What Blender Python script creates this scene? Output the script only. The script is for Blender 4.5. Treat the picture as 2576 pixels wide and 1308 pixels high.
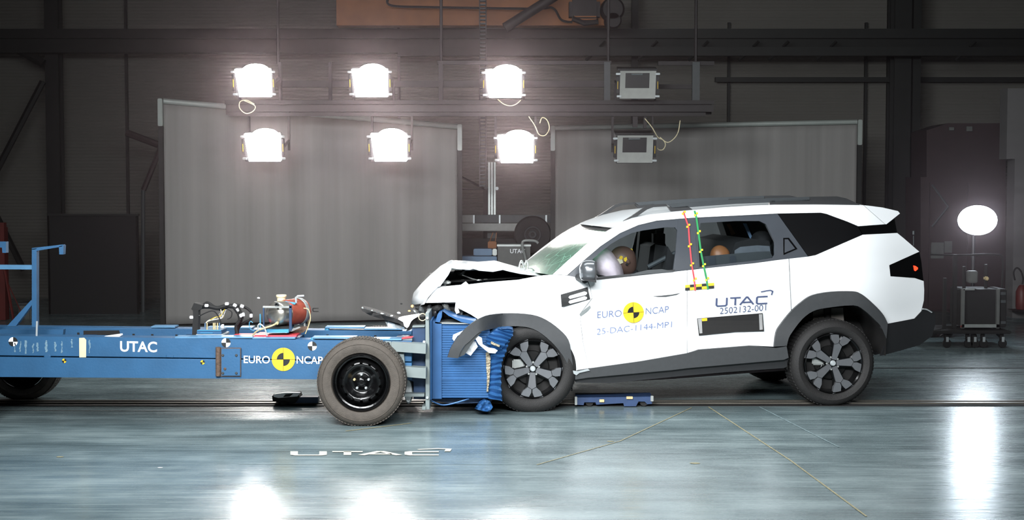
import bpy, bmesh, math, random
from math import sin, cos, pi, radians as R, sqrt
from mathutils import Vector, Matrix, noise
from mathutils.geometry import delaunay_2d_cdt
random.seed(7)
for o in list(bpy.data.objects): bpy.data.objects.remove(o)
SC = bpy.context.scene
COL = SC.collection

# ------------------------------------------------------------------ camera, world, lights, exposure
W, H, F = 2576, 1308, 3684.0
CAMZ, TILT = 1.80, R(2.88)
cd = bpy.data.cameras.new('camera'); cam = bpy.data.objects.new('camera', cd); COL.objects.link(cam)
cd.sensor_width = 36.0; cd.lens = 36.0 * F / W; cd.clip_end = 200
cam.location = (0, 0, CAMZ); cam.rotation_euler = (pi/2 - TILT, 0, 0)
SC.camera = cam
wd = bpy.data.worlds.new('world'); SC.world = wd; wd.use_nodes = True
wd.node_tree.nodes['Background'].inputs[0].default_value = (0.55, 0.75, 1.0, 1)
wd.node_tree.nodes['Background'].inputs[1].default_value = 0.05
SC.view_settings.view_transform = 'Standard'; SC.view_settings.look = 'None'
SC.view_settings.exposure = 0.0; SC.view_settings.gamma = 1.0; SC.view_settings.use_curve_mapping = False

def area(name, loc, target, sx, sy, power, col=(1, 1, 1), spread=180):
    l = bpy.data.lights.new(name, 'AREA'); l.shape = 'RECTANGLE'; l.size = sx; l.size_y = sy
    l.energy = power; l.color = col; l.spread = R(spread)
    o = bpy.data.objects.new(name, l); COL.objects.link(o); o.location = loc
    o.rotation_euler = (Vector(target) - Vector(loc)).to_track_quat('-Z', 'Y').to_euler()
    return o
area('light_bank_front', (-0.7, 4.6, 3.5), (0.0, 11.7, 0.8), 6.0, 0.8, 320, (0.96, 0.985, 1.0), 95)
area('light_bank_left', (-2.6, 6.5, 5.2), (0.2, 11.8, 0.6), 3.0, 1.2, 190, (0.96, 0.985, 1.0), 100)
area('light_bank_above', (0.0, 12.6, 6.3), (0.0, 12.2, 0.0), 7.0, 1.6, 130, (0.90, 0.97, 1.0), 110)

def px_dir(px, py):
    x = (px - W/2) / F; z = -(py - H/2) / F
    c, s = cos(TILT), sin(TILT)
    return Vector((x, c + z*s, z*c - s))
def P(px, py, Y):
    d = px_dir(px, py); return Vector((0, 0, CAMZ)) + d * (Y / d.y)
def G(px, py, z=0.0):
    d = px_dir(px, py); return Vector((0, 0, CAMZ)) + d * ((z - CAMZ) / d.z)

# ------------------------------------------------------------------ materials
def lin(c): 
    return tuple(((v/255)/12.92 if v/255 <= 0.04045 else ((v/255+0.055)/1.055)**2.4) for v in c) + (1,)
MATS = {}
def mat(name, rgb, rough=0.5, metal=0.0, var=0.12, scale=8.0, bump=0.0, bscale=40.0, coat=0.0, emit=None, stretch=(1,1,1), spec=0.5):
    if name in MATS: return MATS[name]
    m = bpy.data.materials.new(name); m.use_nodes = True; MATS[name] = m
    nt = m.node_tree; b = nt.nodes['Principled BSDF']
    tc = nt.nodes.new('ShaderNodeTexCoord'); mp = nt.nodes.new('ShaderNodeMapping'); mp.inputs['Scale'].default_value = stretch
    nt.links.new(tc.outputs['Object'], mp.inputs[0])
    n = nt.nodes.new('ShaderNodeTexNoise'); n.inputs['Scale'].default_value = scale; n.inputs['Detail'].default_value = 5
    nt.links.new(mp.outputs[0], n.inputs['Vector'])
    rp = nt.nodes.new('ShaderNodeValToRGB'); c = lin(rgb)
    rp.color_ramp.elements[0].position = 0.3; rp.color_ramp.elements[1].position = 0.7
    rp.color_ramp.elements[0].color = tuple(v*(1-var) for v in c[:3]) + (1,)
    rp.color_ramp.elements[1].color = tuple(min(1, v*(1+var)) for v in c[:3]) + (1,)
    nt.links.new(n.outputs['Fac'], rp.inputs[0]); nt.links.new(rp.outputs[0], b.inputs['Base Color'])
    b.inputs['Roughness'].default_value = rough; b.inputs['Metallic'].default_value = metal
    b.inputs['Specular IOR Level'].default_value = spec
    b.inputs['Coat Weight'].default_value = coat; b.inputs['Coat Roughness'].default_value = 0.05
    if bump:
        n2 = nt.nodes.new('ShaderNodeTexNoise'); n2.inputs['Scale'].default_value = bscale
        nt.links.new(mp.outputs[0], n2.inputs['Vector'])
        bp = nt.nodes.new('ShaderNodeBump'); bp.inputs['Strength'].default_value = bump; bp.inputs['Distance'].default_value = 0.01
        nt.links.new(n2.outputs['Fac'], bp.inputs['Height']); nt.links.new(bp.outputs[0], b.inputs['Normal'])
    if emit:
        b.inputs['Emission Color'].default_value = lin(emit[0]); b.inputs['Emission Strength'].default_value = emit[1]
    return m
def glass_mat(name, tint, refl=0.1, rough=0.02, frost=None):
    if name in MATS: return MATS[name]
    m = bpy.data.materials.new(name); m.use_nodes = True; MATS[name] = m
    nt = m.node_tree; nt.nodes.clear()
    out = nt.nodes.new('ShaderNodeOutputMaterial'); tr = nt.nodes.new('ShaderNodeBsdfTransparent'); gl = nt.nodes.new('ShaderNodeBsdfGlossy')
    mx = nt.nodes.new('ShaderNodeMixShader'); fr = nt.nodes.new('ShaderNodeFresnel'); fr.inputs[0].default_value = 1.45
    ad = nt.nodes.new('ShaderNodeMath'); ad.operation = 'ADD'; ad.inputs[1].default_value = refl
    tr.inputs[0].default_value = lin(tint); gl.inputs['Roughness'].default_value = rough
    nt.links.new(fr.outputs[0], ad.inputs[0]); nt.links.new(ad.outputs[0], mx.inputs[0])
    src = tr.outputs[0]
    if frost:      # shattered laminated glass scatters light in its cracks
        df = nt.nodes.new('ShaderNodeBsdfDiffuse'); df.inputs[0].default_value = lin(frost); m2 = nt.nodes.new('ShaderNodeMixShader')
        vo = nt.nodes.new('ShaderNodeTexVoronoi'); vo.feature = 'DISTANCE_TO_EDGE'; vo.inputs['Scale'].default_value = 9
        mr = nt.nodes.new('ShaderNodeMapRange'); mr.inputs[2].default_value = 0.03; mr.inputs[3].default_value = 0.8; mr.inputs[4].default_value = 0.28
        tc = nt.nodes.new('ShaderNodeTexCoord'); nt.links.new(tc.outputs['Object'], vo.inputs['Vector']); nt.links.new(vo.outputs['Distance'], mr.inputs[0]); nt.links.new(mr.outputs[0], m2.inputs[0])
        nt.links.new(tr.outputs[0], m2.inputs[1]); nt.links.new(df.outputs[0], m2.inputs[2]); src = m2.outputs[0]
    nt.links.new(src, mx.inputs[1]); nt.links.new(gl.outputs[0], mx.inputs[2]); nt.links.new(mx.outputs[0], out.inputs[0])
    return m

M_white = mat('car_white_paint', (232, 236, 238), 0.28, 0, 0.01, 3, coat=0.6)
M_clad = mat('charcoal_cladding', (58, 60, 62), 0.55, 0, 0.06, 30, 0.15, 300)
M_cladk = mat('dark_cladding', (34, 35, 37), 0.5, 0, 0.08, 30)
M_frame = mat('window_frame_grey', (60, 64, 70), 0.35, 0, 0.04, 10)
M_black = mat('gloss_black', (10, 10, 11), 0.12, 0, 0.1, 10)
M_priv = mat('privacy_glass', (9, 9, 11), 0.3, 0, 0.02, 4)
M_matt = mat('matt_black', (16, 15, 15), 0.75, 0, 0.2, 25)
M_tyre = mat('tyre_rubber', (27, 26, 26), 0.7, 0, 0.12, 30, 0.3, 160)
M_tyre2 = mat('dusty_tyre_rubber', (72, 66, 60), 0.75, 0, 0.15, 25, 0.4, 160)
M_alloy = mat('machined_alloy', (132, 134, 138), 0.28, 0.65, 0.05, 20)
M_alloyk = mat('alloy_gloss_black', (12, 12, 13), 0.15, 0.2, 0.1, 20)
M_disc = mat('brake_disc_steel', (40, 40, 40), 0.4, 0.8, 0.1, 40)
M_chrome = mat('chrome', (215, 218, 222), 0.15, 1.0, 0.03, 10)
M_mirror = mat('mirror_silver_paint', (110, 114, 118), 0.25, 0.6, 0.04, 10, coat=0.5)
M_blue = mat('blue_trolley_paint', (40, 86, 124), 0.45, 0, 0.10, 5, 0.08, 60)
M_blued = mat('blue_barrier_aluminium', (46, 92, 142), 0.4, 0.25, 0.08, 12)
M_blueb = mat('barrier_back_blue', (30, 82, 132), 0.5, 0, 0.1, 9)
M_honey = mat('bare_honeycomb', (170, 160, 140), 0.4, 0.6, 0.35, 120, 0.8, 160)
M_greyg = mat('grey_green_bracket', (118, 128, 128), 0.5, 0.1, 0.06, 12)
M_steel = mat('black_steel_wheel', (14, 14, 15), 0.2, 0.3, 0.15, 20, 0.1, 50)
M_rust = mat('rusty_hinge', (92, 74, 62), 0.8, 0.2, 0.3, 40, 0.5, 90)
M_yel = mat('logo_yellow', (226, 186, 36), 0.5, 0, 0.02, 10)
M_ink = mat('logo_black', (18, 20, 22), 0.5, 0, 0.05, 10)
M_wht = mat('label_white', (235, 237, 240), 0.5, 0, 0.02, 10)
M_floorw = mat('worn_floor_paint', (190, 190, 180), 0.6, 0, 0.1, 10)
M_slate = mat('lettering_slate', (66, 76, 108), 0.5, 0, 0.02, 10)
M_lblue = mat('lettering_pale_blue', (92, 108, 150), 0.5, 0, 0.02, 10)
M_cream = mat('cream_tape', (215, 203, 168), 0.7, 0, 0.08, 20)
M_red = mat('red_tape', (205, 62, 70), 0.5, 0, 0.05, 10)
M_pink = mat('pink_tape', (232, 120, 150), 0.5, 0, 0.05, 10)
M_green = mat('green_tape', (36, 132, 74), 0.5, 0, 0.05, 10)
M_bag = mat('airbag_fabric', (245, 222, 228), 0.8, 0, 0.05, 8, 0.3, 30)
M_dummy = mat('dummy_brown_vinyl', (104, 78, 68), 0.45, 0, 0.08, 10)
M_child = mat('child_dummy_tan', (150, 98, 60), 0.45, 0, 0.08, 10)
M_seat = mat('seat_fabric_black', (26, 25, 26), 0.85, 0, 0.15, 40)
M_seatg = mat('child_seat_grey', (96, 100, 106), 0.8, 0, 0.1, 30)
M_trimg = mat('inner_trim_grey', (58, 62, 64), 0.6, 0, 0.08, 20)
M_tan = mat('wiring_tan', (196, 176, 132), 0.6, 0, 0.1, 20)
M_tank = mat('brushed_tank_metal', (176, 172, 164), 0.32, 0.85, 0.08, 14, 0.08, 60)
M_drum = mat('copper_red_drum', (150, 72, 56), 0.45, 0.2, 0.15, 14)
M_ltblue = mat('light_blue_metal', (62, 140, 176), 0.45, 0.1, 0.1, 12)
M_beam = mat('dark_gantry_steel', (38, 34, 35), 0.6, 0.3, 0.15, 8)
M_colm = mat('dark_steel_column', (26, 27, 26), 0.6, 0.3, 0.15, 5)
M_orange = mat('crane_orange', (134, 78, 26), 0.6, 0, 0.15, 4)
M_lampb = mat('floodlight_black', (30, 30, 32), 0.45, 0.2, 0.1, 20)
M_clip = mat('pale_clip', (176, 182, 184), 0.4, 0.3, 0.05, 20)
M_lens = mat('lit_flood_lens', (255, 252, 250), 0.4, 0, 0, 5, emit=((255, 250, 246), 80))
M_lens2 = mat('lit_round_lens', (255, 252, 250), 0.4, 0, 0, 5, emit=((232, 244, 255), 60))
M_refl = mat('unlit_lamp_reflector', (150, 152, 148), 0.5, 0.05, 0.06, 12)
M_tube = mat('screen_tube', (150, 156, 152), 0.5, 0.2, 0.05, 10)
M_maroon = mat('maroon_cabinet', (46, 30, 33), 0.6, 0.1, 0.12, 6)
M_redp = mat('red_paint', (92, 26, 22), 0.5, 0, 0.15, 8)
M_alu = mat('pale_aluminium', (160, 164, 162), 0.4, 0.5, 0.08, 12)
M_alud = mat('dull_aluminium', (112, 112, 110), 0.5, 0.3, 0.1, 12)
M_greyb = mat('grey_equipment_case', (88, 90, 88), 0.6, 0.1, 0.1, 12)
M_bluec = mat('pale_blue_case', (96, 122, 150), 0.55, 0.1, 0.1, 12)
M_screenk = mat('black_screen_fabric', (22, 22, 23), 0.85, 0, 0.12, 30)
M_spark = mat('lit_indicator_bulb', (255, 170, 60), 0.4, 0, 0, 5, emit=((255, 160, 60), 12))
M_tailred = mat('tail_bulb', (200, 30, 20), 0.4, 0, 0, 5, emit=((255, 50, 25), 4))
M_rail = mat('worn_rail_steel', (120, 116, 108), 0.35, 0.7, 0.3, 14, stretch=(0.3, 8, 8))
M_slot = mat('rail_slot_dark', (14, 12, 12), 0.7, 0.1, 0.2, 14)
M_dkblue = mat('dark_blue_steel', (24, 52, 84), 0.55, 0.1, 0.15, 10)
M_glass = glass_mat('clear_side_glass', (240, 244, 246), 0.0)
M_wind = glass_mat('green_windscreen_glass', (120, 185, 150), 0.12, 0.20, (140, 190, 165))

def floor_material():
    m = bpy.data.materials.new('polished_resin_floor'); m.use_nodes = True; nt = m.node_tree; L = nt.links.new
    b = nt.nodes['Principled BSDF']; tc = nt.nodes.new('ShaderNodeTexCoord')
    def nz(scale, st, det=6, rot=0):
        mp = nt.nodes.new('ShaderNodeMapping'); mp.inputs['Scale'].default_value = st; mp.inputs['Rotation'].default_value = (0, 0, rot)
        n = nt.nodes.new('ShaderNodeTexNoise'); n.inputs['Scale'].default_value = scale; n.inputs['Detail'].default_value = det
        L(tc.outputs['Object'], mp.inputs[0]); L(mp.outputs[0], n.inputs['Vector']); return n
    a = nz(1.4, (0.35, 2.2, 1)); c = nz(9, (0.22, 3.2, 1), 8); d = nz(3, (1, 1, 1), 5, 0.5)
    mix = nt.nodes.new('ShaderNodeMath'); mix.operation = 'ADD'; L(a.outputs[0], mix.inputs[0])
    mul = nt.nodes.new('ShaderNodeMath'); mul.operation = 'MULTIPLY'; mul.inputs[1].default_value = 0.55; L(c.outputs[0], mul.inputs[0]); L(mul.outputs[0], mix.inputs[1])
    mx2 = nt.nodes.new('ShaderNodeMath'); mx2.operation = 'ADD'; mu2 = nt.nodes.new('ShaderNodeMath'); mu2.operation = 'MULTIPLY'; mu2.inputs[1].default_value = 0.5
    L(d.outputs[0], mu2.inputs[0]); L(mix.outputs[0], mx2.inputs[0]); L(mu2.outputs[0], mx2.inputs[1])
    rp = nt.nodes.new('ShaderNodeValToRGB'); e = rp.color_ramp.elements
    e[0].position = 0.85; e[0].color = lin((62, 76, 80)); e[1].position = 1.45; e[1].color = lin((108, 124, 128))
    e.new(1.15).color = lin((84, 99, 104))
    dv = nt.nodes.new('ShaderNodeMath'); dv.operation = 'MULTIPLY'; dv.inputs[1].default_value = 0.70; L(mx2.outputs[0], dv.inputs[0])
    e[0].position = 0.55; e[1].position = 0.72; e[2].position = 0.9
    e[0].color = lin((80, 94, 97)); e[1].color = lin((104, 119, 122)); e[2].color = lin((132, 147, 149))
    L(dv.outputs[0], rp.inputs[0]); L(rp.outputs[0], b.inputs['Base Color'])
    rr = nt.nodes.new('ShaderNodeMapRange'); rr.inputs[1].default_value = 0.3; rr.inputs[2].default_value = 0.7
    rr.inputs[3].default_value = 0.20; rr.inputs[4].default_value = 0.32; L(c.outputs[0], rr.inputs[0]); L(rr.outputs[0], b.inputs['Roughness'])
    bp = nt.nodes.new('ShaderNodeBump'); bp.inputs['Strength'].default_value = 0.12; bp.inputs['Distance'].default_value = 0.01
    n3 = nz(5, (0.5, 1.0, 1), 3); L(n3.outputs[0], bp.inputs['Height']); L(bp.outputs[0], b.inputs['Normal'])
    return m
def wall_material(name, rgb, line=7.0, rough=0.7, seams=True):
    m = bpy.data.materials.new(name); m.use_nodes = True; nt = m.node_tree; L = nt.links.new
    b = nt.nodes['Principled BSDF']; tc = nt.nodes.new('ShaderNodeTexCoord')
    w = nt.nodes.new('ShaderNodeTexWave'); w.wave_type = 'BANDS'; w.bands_direction = 'Z'; w.inputs['Scale'].default_value = line; w.inputs['Distortion'].default_value = 0.0
    L(tc.outputs['Object'], w.inputs['Vector'])
    n = nt.nodes.new('ShaderNodeTexNoise'); n.inputs['Scale'].default_value = 0.8; n.inputs['Detail'].default_value = 6; L(tc.outputs['Object'], n.inputs['Vector'])
    rp = nt.nodes.new('ShaderNodeValToRGB'); c = lin(rgb); rp.color_ramp.elements[0].color = tuple(v*0.8 for v in c[:3])+(1,); rp.color_ramp.elements[1].color = tuple(v*1.2 for v in c[:3])+(1,)
    L(n.outputs[0], rp.inputs[0]); L(rp.outputs[0], b.inputs['Base Color'])
    bp = nt.nodes.new('ShaderNodeBump'); bp.inputs['Strength'].default_value = 0.6; bp.inputs['Distance'].default_value = 0.02
    L(w.outputs['Fac'], bp.inputs['Height']); L(bp.outputs[0], b.inputs['Normal']); b.inputs['Roughness'].default_value = rough
    return m
def curtain_material():
    m = bpy.data.materials.new('grey_screen_fabric'); m.use_nodes = True; nt = m.node_tree; L = nt.links.new
    b = nt.nodes['Principled BSDF']; tc = nt.nodes.new('ShaderNodeTexCoord')
    mp = nt.nodes.new('ShaderNodeMapping'); mp.inputs['Scale'].default_value = (2.2, 2.2, 0.06)
    n = nt.nodes.new('ShaderNodeTexNoise'); n.inputs['Scale'].default_value = 2.0; n.inputs['Detail'].default_value = 5
    L(tc.outputs['Object'], mp.inputs[0]); L(mp.outputs[0], n.inputs['Vector'])
    rp = nt.nodes.new('ShaderNodeValToRGB'); rp.color_ramp.elements[0].position = 0.3; rp.color_ramp.elements[1].position = 0.7
    rp.color_ramp.elements[0].color = lin((122, 120, 118)); rp.color_ramp.elements[1].color = lin((142, 139, 137))
    L(n.outputs[0], rp.inputs[0]); L(rp.outputs[0], b.inputs['Base Color']); b.inputs['Roughness'].default_value = 0.85
    bp = nt.nodes.new('ShaderNodeBump'); bp.inputs['Strength'].default_value = 0.35; bp.inputs['Distance'].default_value = 0.03
    L(n.outputs[0], bp.inputs['Height']); L(bp.outputs[0], b.inputs['Normal'])
    return m
M_curt = curtain_material()

# ------------------------------------------------------------------ object helpers
def wloc(o):
    v = Vector(o.location)
    while o.parent: o = o.parent; v += o.location
    return v
def tag(o, label, cat, group=None, kind=None):
    o['label'] = label; o['category'] = cat
    if group: o['group'] = group
    if kind: o['kind'] = kind
    return o
def thing(name, label, cat, loc, group=None):
    o = bpy.data.objects.new(name, None); COL.objects.link(o); o.location = loc; o.empty_display_size = 0.1
    return tag(o, label, cat, group)
def finish(name, me, m, parent, label, smooth):
    o = bpy.data.objects.new(name, me); COL.objects.link(o)
    me.materials.append(m)
    if parent: o.parent = parent; 
    if label: o['label'] = label
    if smooth: me.shade_smooth(); me.set_sharp_from_angle(angle=R(smooth))
    return o
def obj(name, bm, m, parent=None, label=None, smooth=40, local=False, org=None, keep=False):
    """bm holds world coordinates (or coordinates local to the thing when local)"""
    bmesh.ops.remove_doubles(bm, verts=bm.verts, dist=1e-6)
    if not keep: bmesh.ops.recalc_face_normals(bm, faces=bm.faces)
    if parent and not local:
        bmesh.ops.translate(bm, verts=bm.verts, vec=-wloc(parent))
    elif not parent and org is not None:
        bmesh.ops.translate(bm, verts=bm.verts, vec=-Vector(org))
    me = bpy.data.meshes.new(name); bm.to_mesh(me); bm.free()
    o = finish(name, me, m, parent, label, smooth)
    if not parent and org is not None: o.location = org
    return o
def struct(name, bm, m):
    o = obj(name, bm, m, None, None, 30); o['kind'] = 'structure'; return o
def BM(): return bmesh.new()
def box(bm, lo, hi, bev=0.0):
    lo, hi = Vector(lo), Vector(hi)
    t = BM() if bev else bm
    vs = [t.verts.new((x, y, z)) for x in (lo.x, hi.x) for y in (lo.y, hi.y) for z in (lo.z, hi.z)]
    fs = [t.faces.new([vs[i] for i in f]) for f in ((0,1,3,2), (4,6,7,5), (0,4,5,1), (2,3,7,6), (0,2,6,4), (1,5,7,3))]
    if bev:
        bmesh.ops.bevel(t, geom=t.edges[:], offset=bev, segments=2, affect='EDGES'); merge(bm, t)
    return bm
def merge(bm, t, mtx=None):
    if mtx is not None: bmesh.ops.transform(t, matrix=mtx, verts=t.verts)
    me = bpy.data.meshes.new('tmp'); t.to_mesh(me); t.free(); bm.from_mesh(me); bpy.data.meshes.remove(me)
def pbox(bm, x0, y0, x1, y1, Y, depth, bev=0.0):
    a, b = P(x0, y0, Y), P(x1, y1, Y)
    return box(bm, (min(a.x, b.x), Y, min(a.z, b.z)), (max(a.x, b.x), Y + depth, max(a.z, b.z)), bev)
def tube(bm, pts, r, seg=8, cap=True):
    pts = [Vector(p) for p in pts]; rings = []
    for i, p in enumerate(pts):
        d = (pts[min(i+1, len(pts)-1)] - pts[max(i-1, 0)])
        if d.length < 1e-9: d = Vector((0, 0, 1))
        d.normalize(); up = Vector((0, 0, 1)) if abs(d.z) < 0.9 else Vector((0, 1, 0))
        a = d.cross(up).normalized(); b = d.cross(a).normalized(); rr = r[i] if isinstance(r, (list, tuple)) else r
        rings.append([bm.verts.new(p + (a*cos(2*pi*k/seg) + b*sin(2*pi*k/seg))*rr) for k in range(seg)])
    for i in range(len(rings)-1):
        for k in range(seg): bm.faces.new((rings[i][k], rings[i][(k+1) % seg], rings[i+1][(k+1) % seg], rings[i+1][k]))
    if cap: bm.faces.new(rings[0]); bm.faces.new(rings[-1][::-1])
    return bm
def curvepts(pts, n=6):
    """Catmull-Rom through points"""
    pts = [Vector(p) for p in pts]; out = []
    for i in range(len(pts)-1):
        p0, p1, p2, p3 = pts[max(i-1, 0)], pts[i], pts[i+1], pts[min(i+2, len(pts)-1)]
        for k in range(n):
            t = k/n; out.append(0.5*((2*p1) + (p2-p0)*t + (2*p0-5*p1+4*p2-p3)*t*t + (3*p1-p0-3*p2+p3)*t**3))
    out.append(pts[-1]); return out
def lathe(bm, prof, c, axis=Vector((0, 1, 0)), seg=64, close=False):
    """prof: (radius, offset along axis)"""
    axis = Vector(axis).normalized(); up = Vector((0, 0, 1)) if abs(axis.z) < 0.9 else Vector((1, 0, 0))
    a = up.cross(axis).normalized(); b = axis.cross(a).normalized(); c = Vector(c); rings = []
    for r, o in prof:
        if r < 1e-6: rings.append([bm.verts.new(c + axis*o)])
        else: rings.append([bm.verts.new(c + axis*o + (a*cos(2*pi*k/seg) + b*sin(2*pi*k/seg))*r) for k in range(seg)])
    n = len(rings)
    for i in range(n if close else n-1):
        A, B = rings[i], rings[(i+1) % n]
        for k in range(seg):
            q = [A[k % len(A)], A[(k+1) % len(A)], B[(k+1) % len(B)], B[k % len(B)]]
            u = []
            for v in q:
                if v not in u: u.append(v)
            if len(u) > 2: bm.faces.new(u)
    return bm
def inside(p, poly):
    c = False; n = len(poly)
    for i in range(n):
        x0, y0 = poly[i]; x1, y1 = poly[(i+1) % n]
        if (y0 > p[1]) != (y1 > p[1]) and p[0] < (x1-x0)*(p[1]-y0)/(y1-y0)+x0: c = not c
    return c
def tess(poly, holes=(), step=14.0):
    """triangulate a 2D polygon with holes and inner points"""
    def dens(pl):
        out = []
        for i in range(len(pl)):
            a, b = Vector(pl[i]), Vector(pl[(i+1) % len(pl)]); n = max(1, int((b-a).length/step))
            out += [tuple(a.lerp(b, k/n)) for k in range(n)]
        return out
    loops = [dens(poly)] + [dens(h) for h in holes]
    pts = []; faces = []
    for l in loops:
        s = len(pts); pts += [Vector(p) for p in l]; faces.append(list(range(s, s+len(l))))
    xs = [p[0] for p in poly]; ys = [p[1] for p in poly]; y = min(ys) + step/2; j = 0
    edgepts = [p.copy() for p in pts]
    while y < max(ys):
        x = min(xs) + step/2 + (j % 2)*step/2
        while x < max(xs):
            if inside((x, y), loops[0]) and not any(inside((x, y), h) for h in loops[1:]):
                if all((e.x-x)**2 + (e.y-y)**2 > (step*0.45)**2 for e in edgepts): pts.append(Vector((x, y)))
            x += step
        y += step*0.87; j += 1
    edges = [(f[k], f[(k+1) % len(f)]) for f in faces for k in range(len(f))]
    v, e, f, *_ = delaunay_2d_cdt(pts, edges, [], 0, 1e-5)
    tris = []
    for t in f:
        c = sum((v[i] for i in t), Vector((0, 0)))/len(t)
        if inside(c, loops[0]) and not any(inside(c, h) for h in loops[1:]): tris.append(tuple(t))
    return v, tris
def shell(bm, pts, tris, back):
    """front vertex positions, triangles, back positions (or None for a single sheet)"""
    fv = [bm.verts.new(p) for p in pts]; cnt = {}
    for t in tris:
        try: bm.faces.new([fv[i] for i in t])
        except ValueError: continue
        for k in range(len(t)):
            e = (t[k], t[(k+1) % len(t)]); cnt[tuple(sorted(e))] = cnt.get(tuple(sorted(e)), 0) + 1
    if back is not None:
        bv = [bm.verts.new(p) for p in back]
        for t in tris:
            try: bm.faces.new([bv[i] for i in t][::-1])
            except ValueError: pass
        for (a, b), n in cnt.items():
            if n == 1: bm.faces.new((fv[a], fv[b], bv[b], bv[a]))
    return bm
def prism(bm, poly, f0, f1, holes=(), step=1e9):
    """2D polygon mapped by f0 (front) and f1 (back)"""
    v, t = tess(poly, holes, step)
    return shell(bm, [f0(*p) for p in v], t, [f1(*p) for p in v] if f1 else None)
def pprism(bm, poly, Y, d, holes=(), step=1e9):
    A = lambda x, y: P(x, y, Y)
    B = lambda x, y: P(x, y, Y) + Vector((0, d, 0))
    return prism(bm, poly, A, B, holes, step)

# ------------------------------------------------------------------ lettering
def text2d(s, bold=0.0):
    c = bpy.data.curves.new('t', 'FONT'); c.body = s; c.size = 1; c.offset = bold; c.resolution_u = 4
    o = bpy.data.objects.new('t', c); COL.objects.link(o); bpy.context.view_layer.update()
    dg = bpy.context.evaluated_depsgraph_get(); me = bpy.data.meshes.new_from_object(o.evaluated_get(dg))
    vs = [(v.co.x, v.co.y) for v in me.vertices]; fs = [tuple(p.vertices) for p in me.polygons]
    bpy.data.objects.remove(o); bpy.data.curves.remove(c); bpy.data.meshes.remove(me)
    x0, x1 = min(v[0] for v in vs), max(v[0] for v in vs); y0, y1 = min(v[1] for v in vs), max(v[1] for v in vs)
    return [((x-x0)/(x1-x0), (y-y0)/(y1-y0)) for x, y in vs], fs
def strokes2d(lines, th, asp):
    """polylines in a unit box -> quads; th in units of height"""
    vs, fs = [], []
    for ln in lines:
        pts = [Vector((x*asp, y)) for x, y in ln]; L_, R_ = [], []
        for i, p in enumerate(pts):
            a = (pts[i]-pts[i-1]).normalized() if i else (pts[1]-pts[0]).normalized()
            b = (pts[i+1]-pts[i]).normalized() if i < len(pts)-1 else a
            n = Vector((-(a.y+b.y), a.x+b.x)); n = n.normalized() if n.length > 1e-6 else Vector((-a.y, a.x))
            k = 1/max(0.5, n.dot(Vector((-a.y, a.x)))); L_.append(p+n*th/2*k); R_.append(p-n*th/2*k)
        s = len(vs); vs += [(v.x/asp, v.y) for v in L_+R_]; m = len(pts)
        fs += [(s+i, s+i+1, s+m+i+1, s+m+i) for i in range(m-1)]
    return vs, fs
WIDE = [[(0, 1), (0, 0.12), (0.02, 0), (0.17, 0), (0.19, 0.12), (0.19, 1)], [(0.25, 0.93), (0.45, 0.93)], [(0.35, 0.93), (0.35, 0)],
        [(0.44, 0), (0.555, 0.95), (0.575, 0.95), (0.69, 0)], [(0.49, 0.3), (0.64, 0.3)],
        [(0.95, 0.9), (0.77, 0.9), (0.75, 0.8), (0.75, 0.15), (0.77, 0.03), (0.95, 0.03)]]
SWOOSH = [[(0.80, 1.45), (0.9, 1.62), (0.99, 1.6), (1.0, 1.3), (0.97, 0.9)]]
def place2d(name, vf, L0, R0, up, fm, m, parent, label=None):
    """L0,R0 baseline ends in px, up = px vector of cap height"""
    vs, fs = vf; bm = BM(); L0, R0, up = Vector(L0), Vector(R0), Vector(up)
    bv = [bm.verts.new(fm(*(L0 + (R0-L0)*x + up*y))) for x, y in vs]
    for f in fs:
        try: bm.faces.new([bv[i] for i in f])
        except ValueError: pass
    return obj(name, bm, m, parent, label, 0, keep=False)
def disc2d(a0, a1, r0, r1, n=24):
    vs, fs = [], []
    for i in range(n+1):
        a = a0+(a1-a0)*i/n; vs += [(r0*cos(a), r0*sin(a)), (r1*cos(a), r1*sin(a))]
    for i in range(n): fs.append((2*i, 2*i+1, 2*i+3, 2*i+2))
    return vs, fs
def ncap_disc(c, r, fm, fm2, parent, rot=0.0, ratio=1.0):
    def pl(vf, f, name, m, rr=1.0):
        vs, fs = vf; bm = BM()
        bv = [bm.verts.new(f(c[0]+(x*cos(rot)-y*sin(rot))*r*ratio, c[1]-(x*sin(rot)+y*cos(rot))*r)) for x, y in vs]
        for q in fs:
            u = [bv[i] for i in q]
            try: bm.faces.new(u)
            except ValueError: pass
        bmesh.ops.dissolve_degenerate(bm, dist=1e-7, edges=bm.edges)
        return obj(name, bm, m, parent, None, 0)
    pl(disc2d(0, 2*pi, 0.001, 1, 48), fm, 'logo_disc', M_yel)
    v1, f1 = disc2d(pi/2, pi, 0.001, 0.56, 12); v2, f2 = disc2d(-pi/2, 0, 0.001, 0.56, 12)
    v = v1+v2; f = f1+[tuple(i+len(v1) for i in q) for q in f2]
    for q in ([(-1, -0.012), (1, -0.012), (1, 0.012), (-1, 0.012)], [(-0.012, -1), (0.012, -1), (0.012, 1), (-0.012, 1)]):
        f.append(tuple(range(len(v), len(v)+4))); v += q
    pl((v, f), fm2, 'logo_mark', M_ink)
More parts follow.
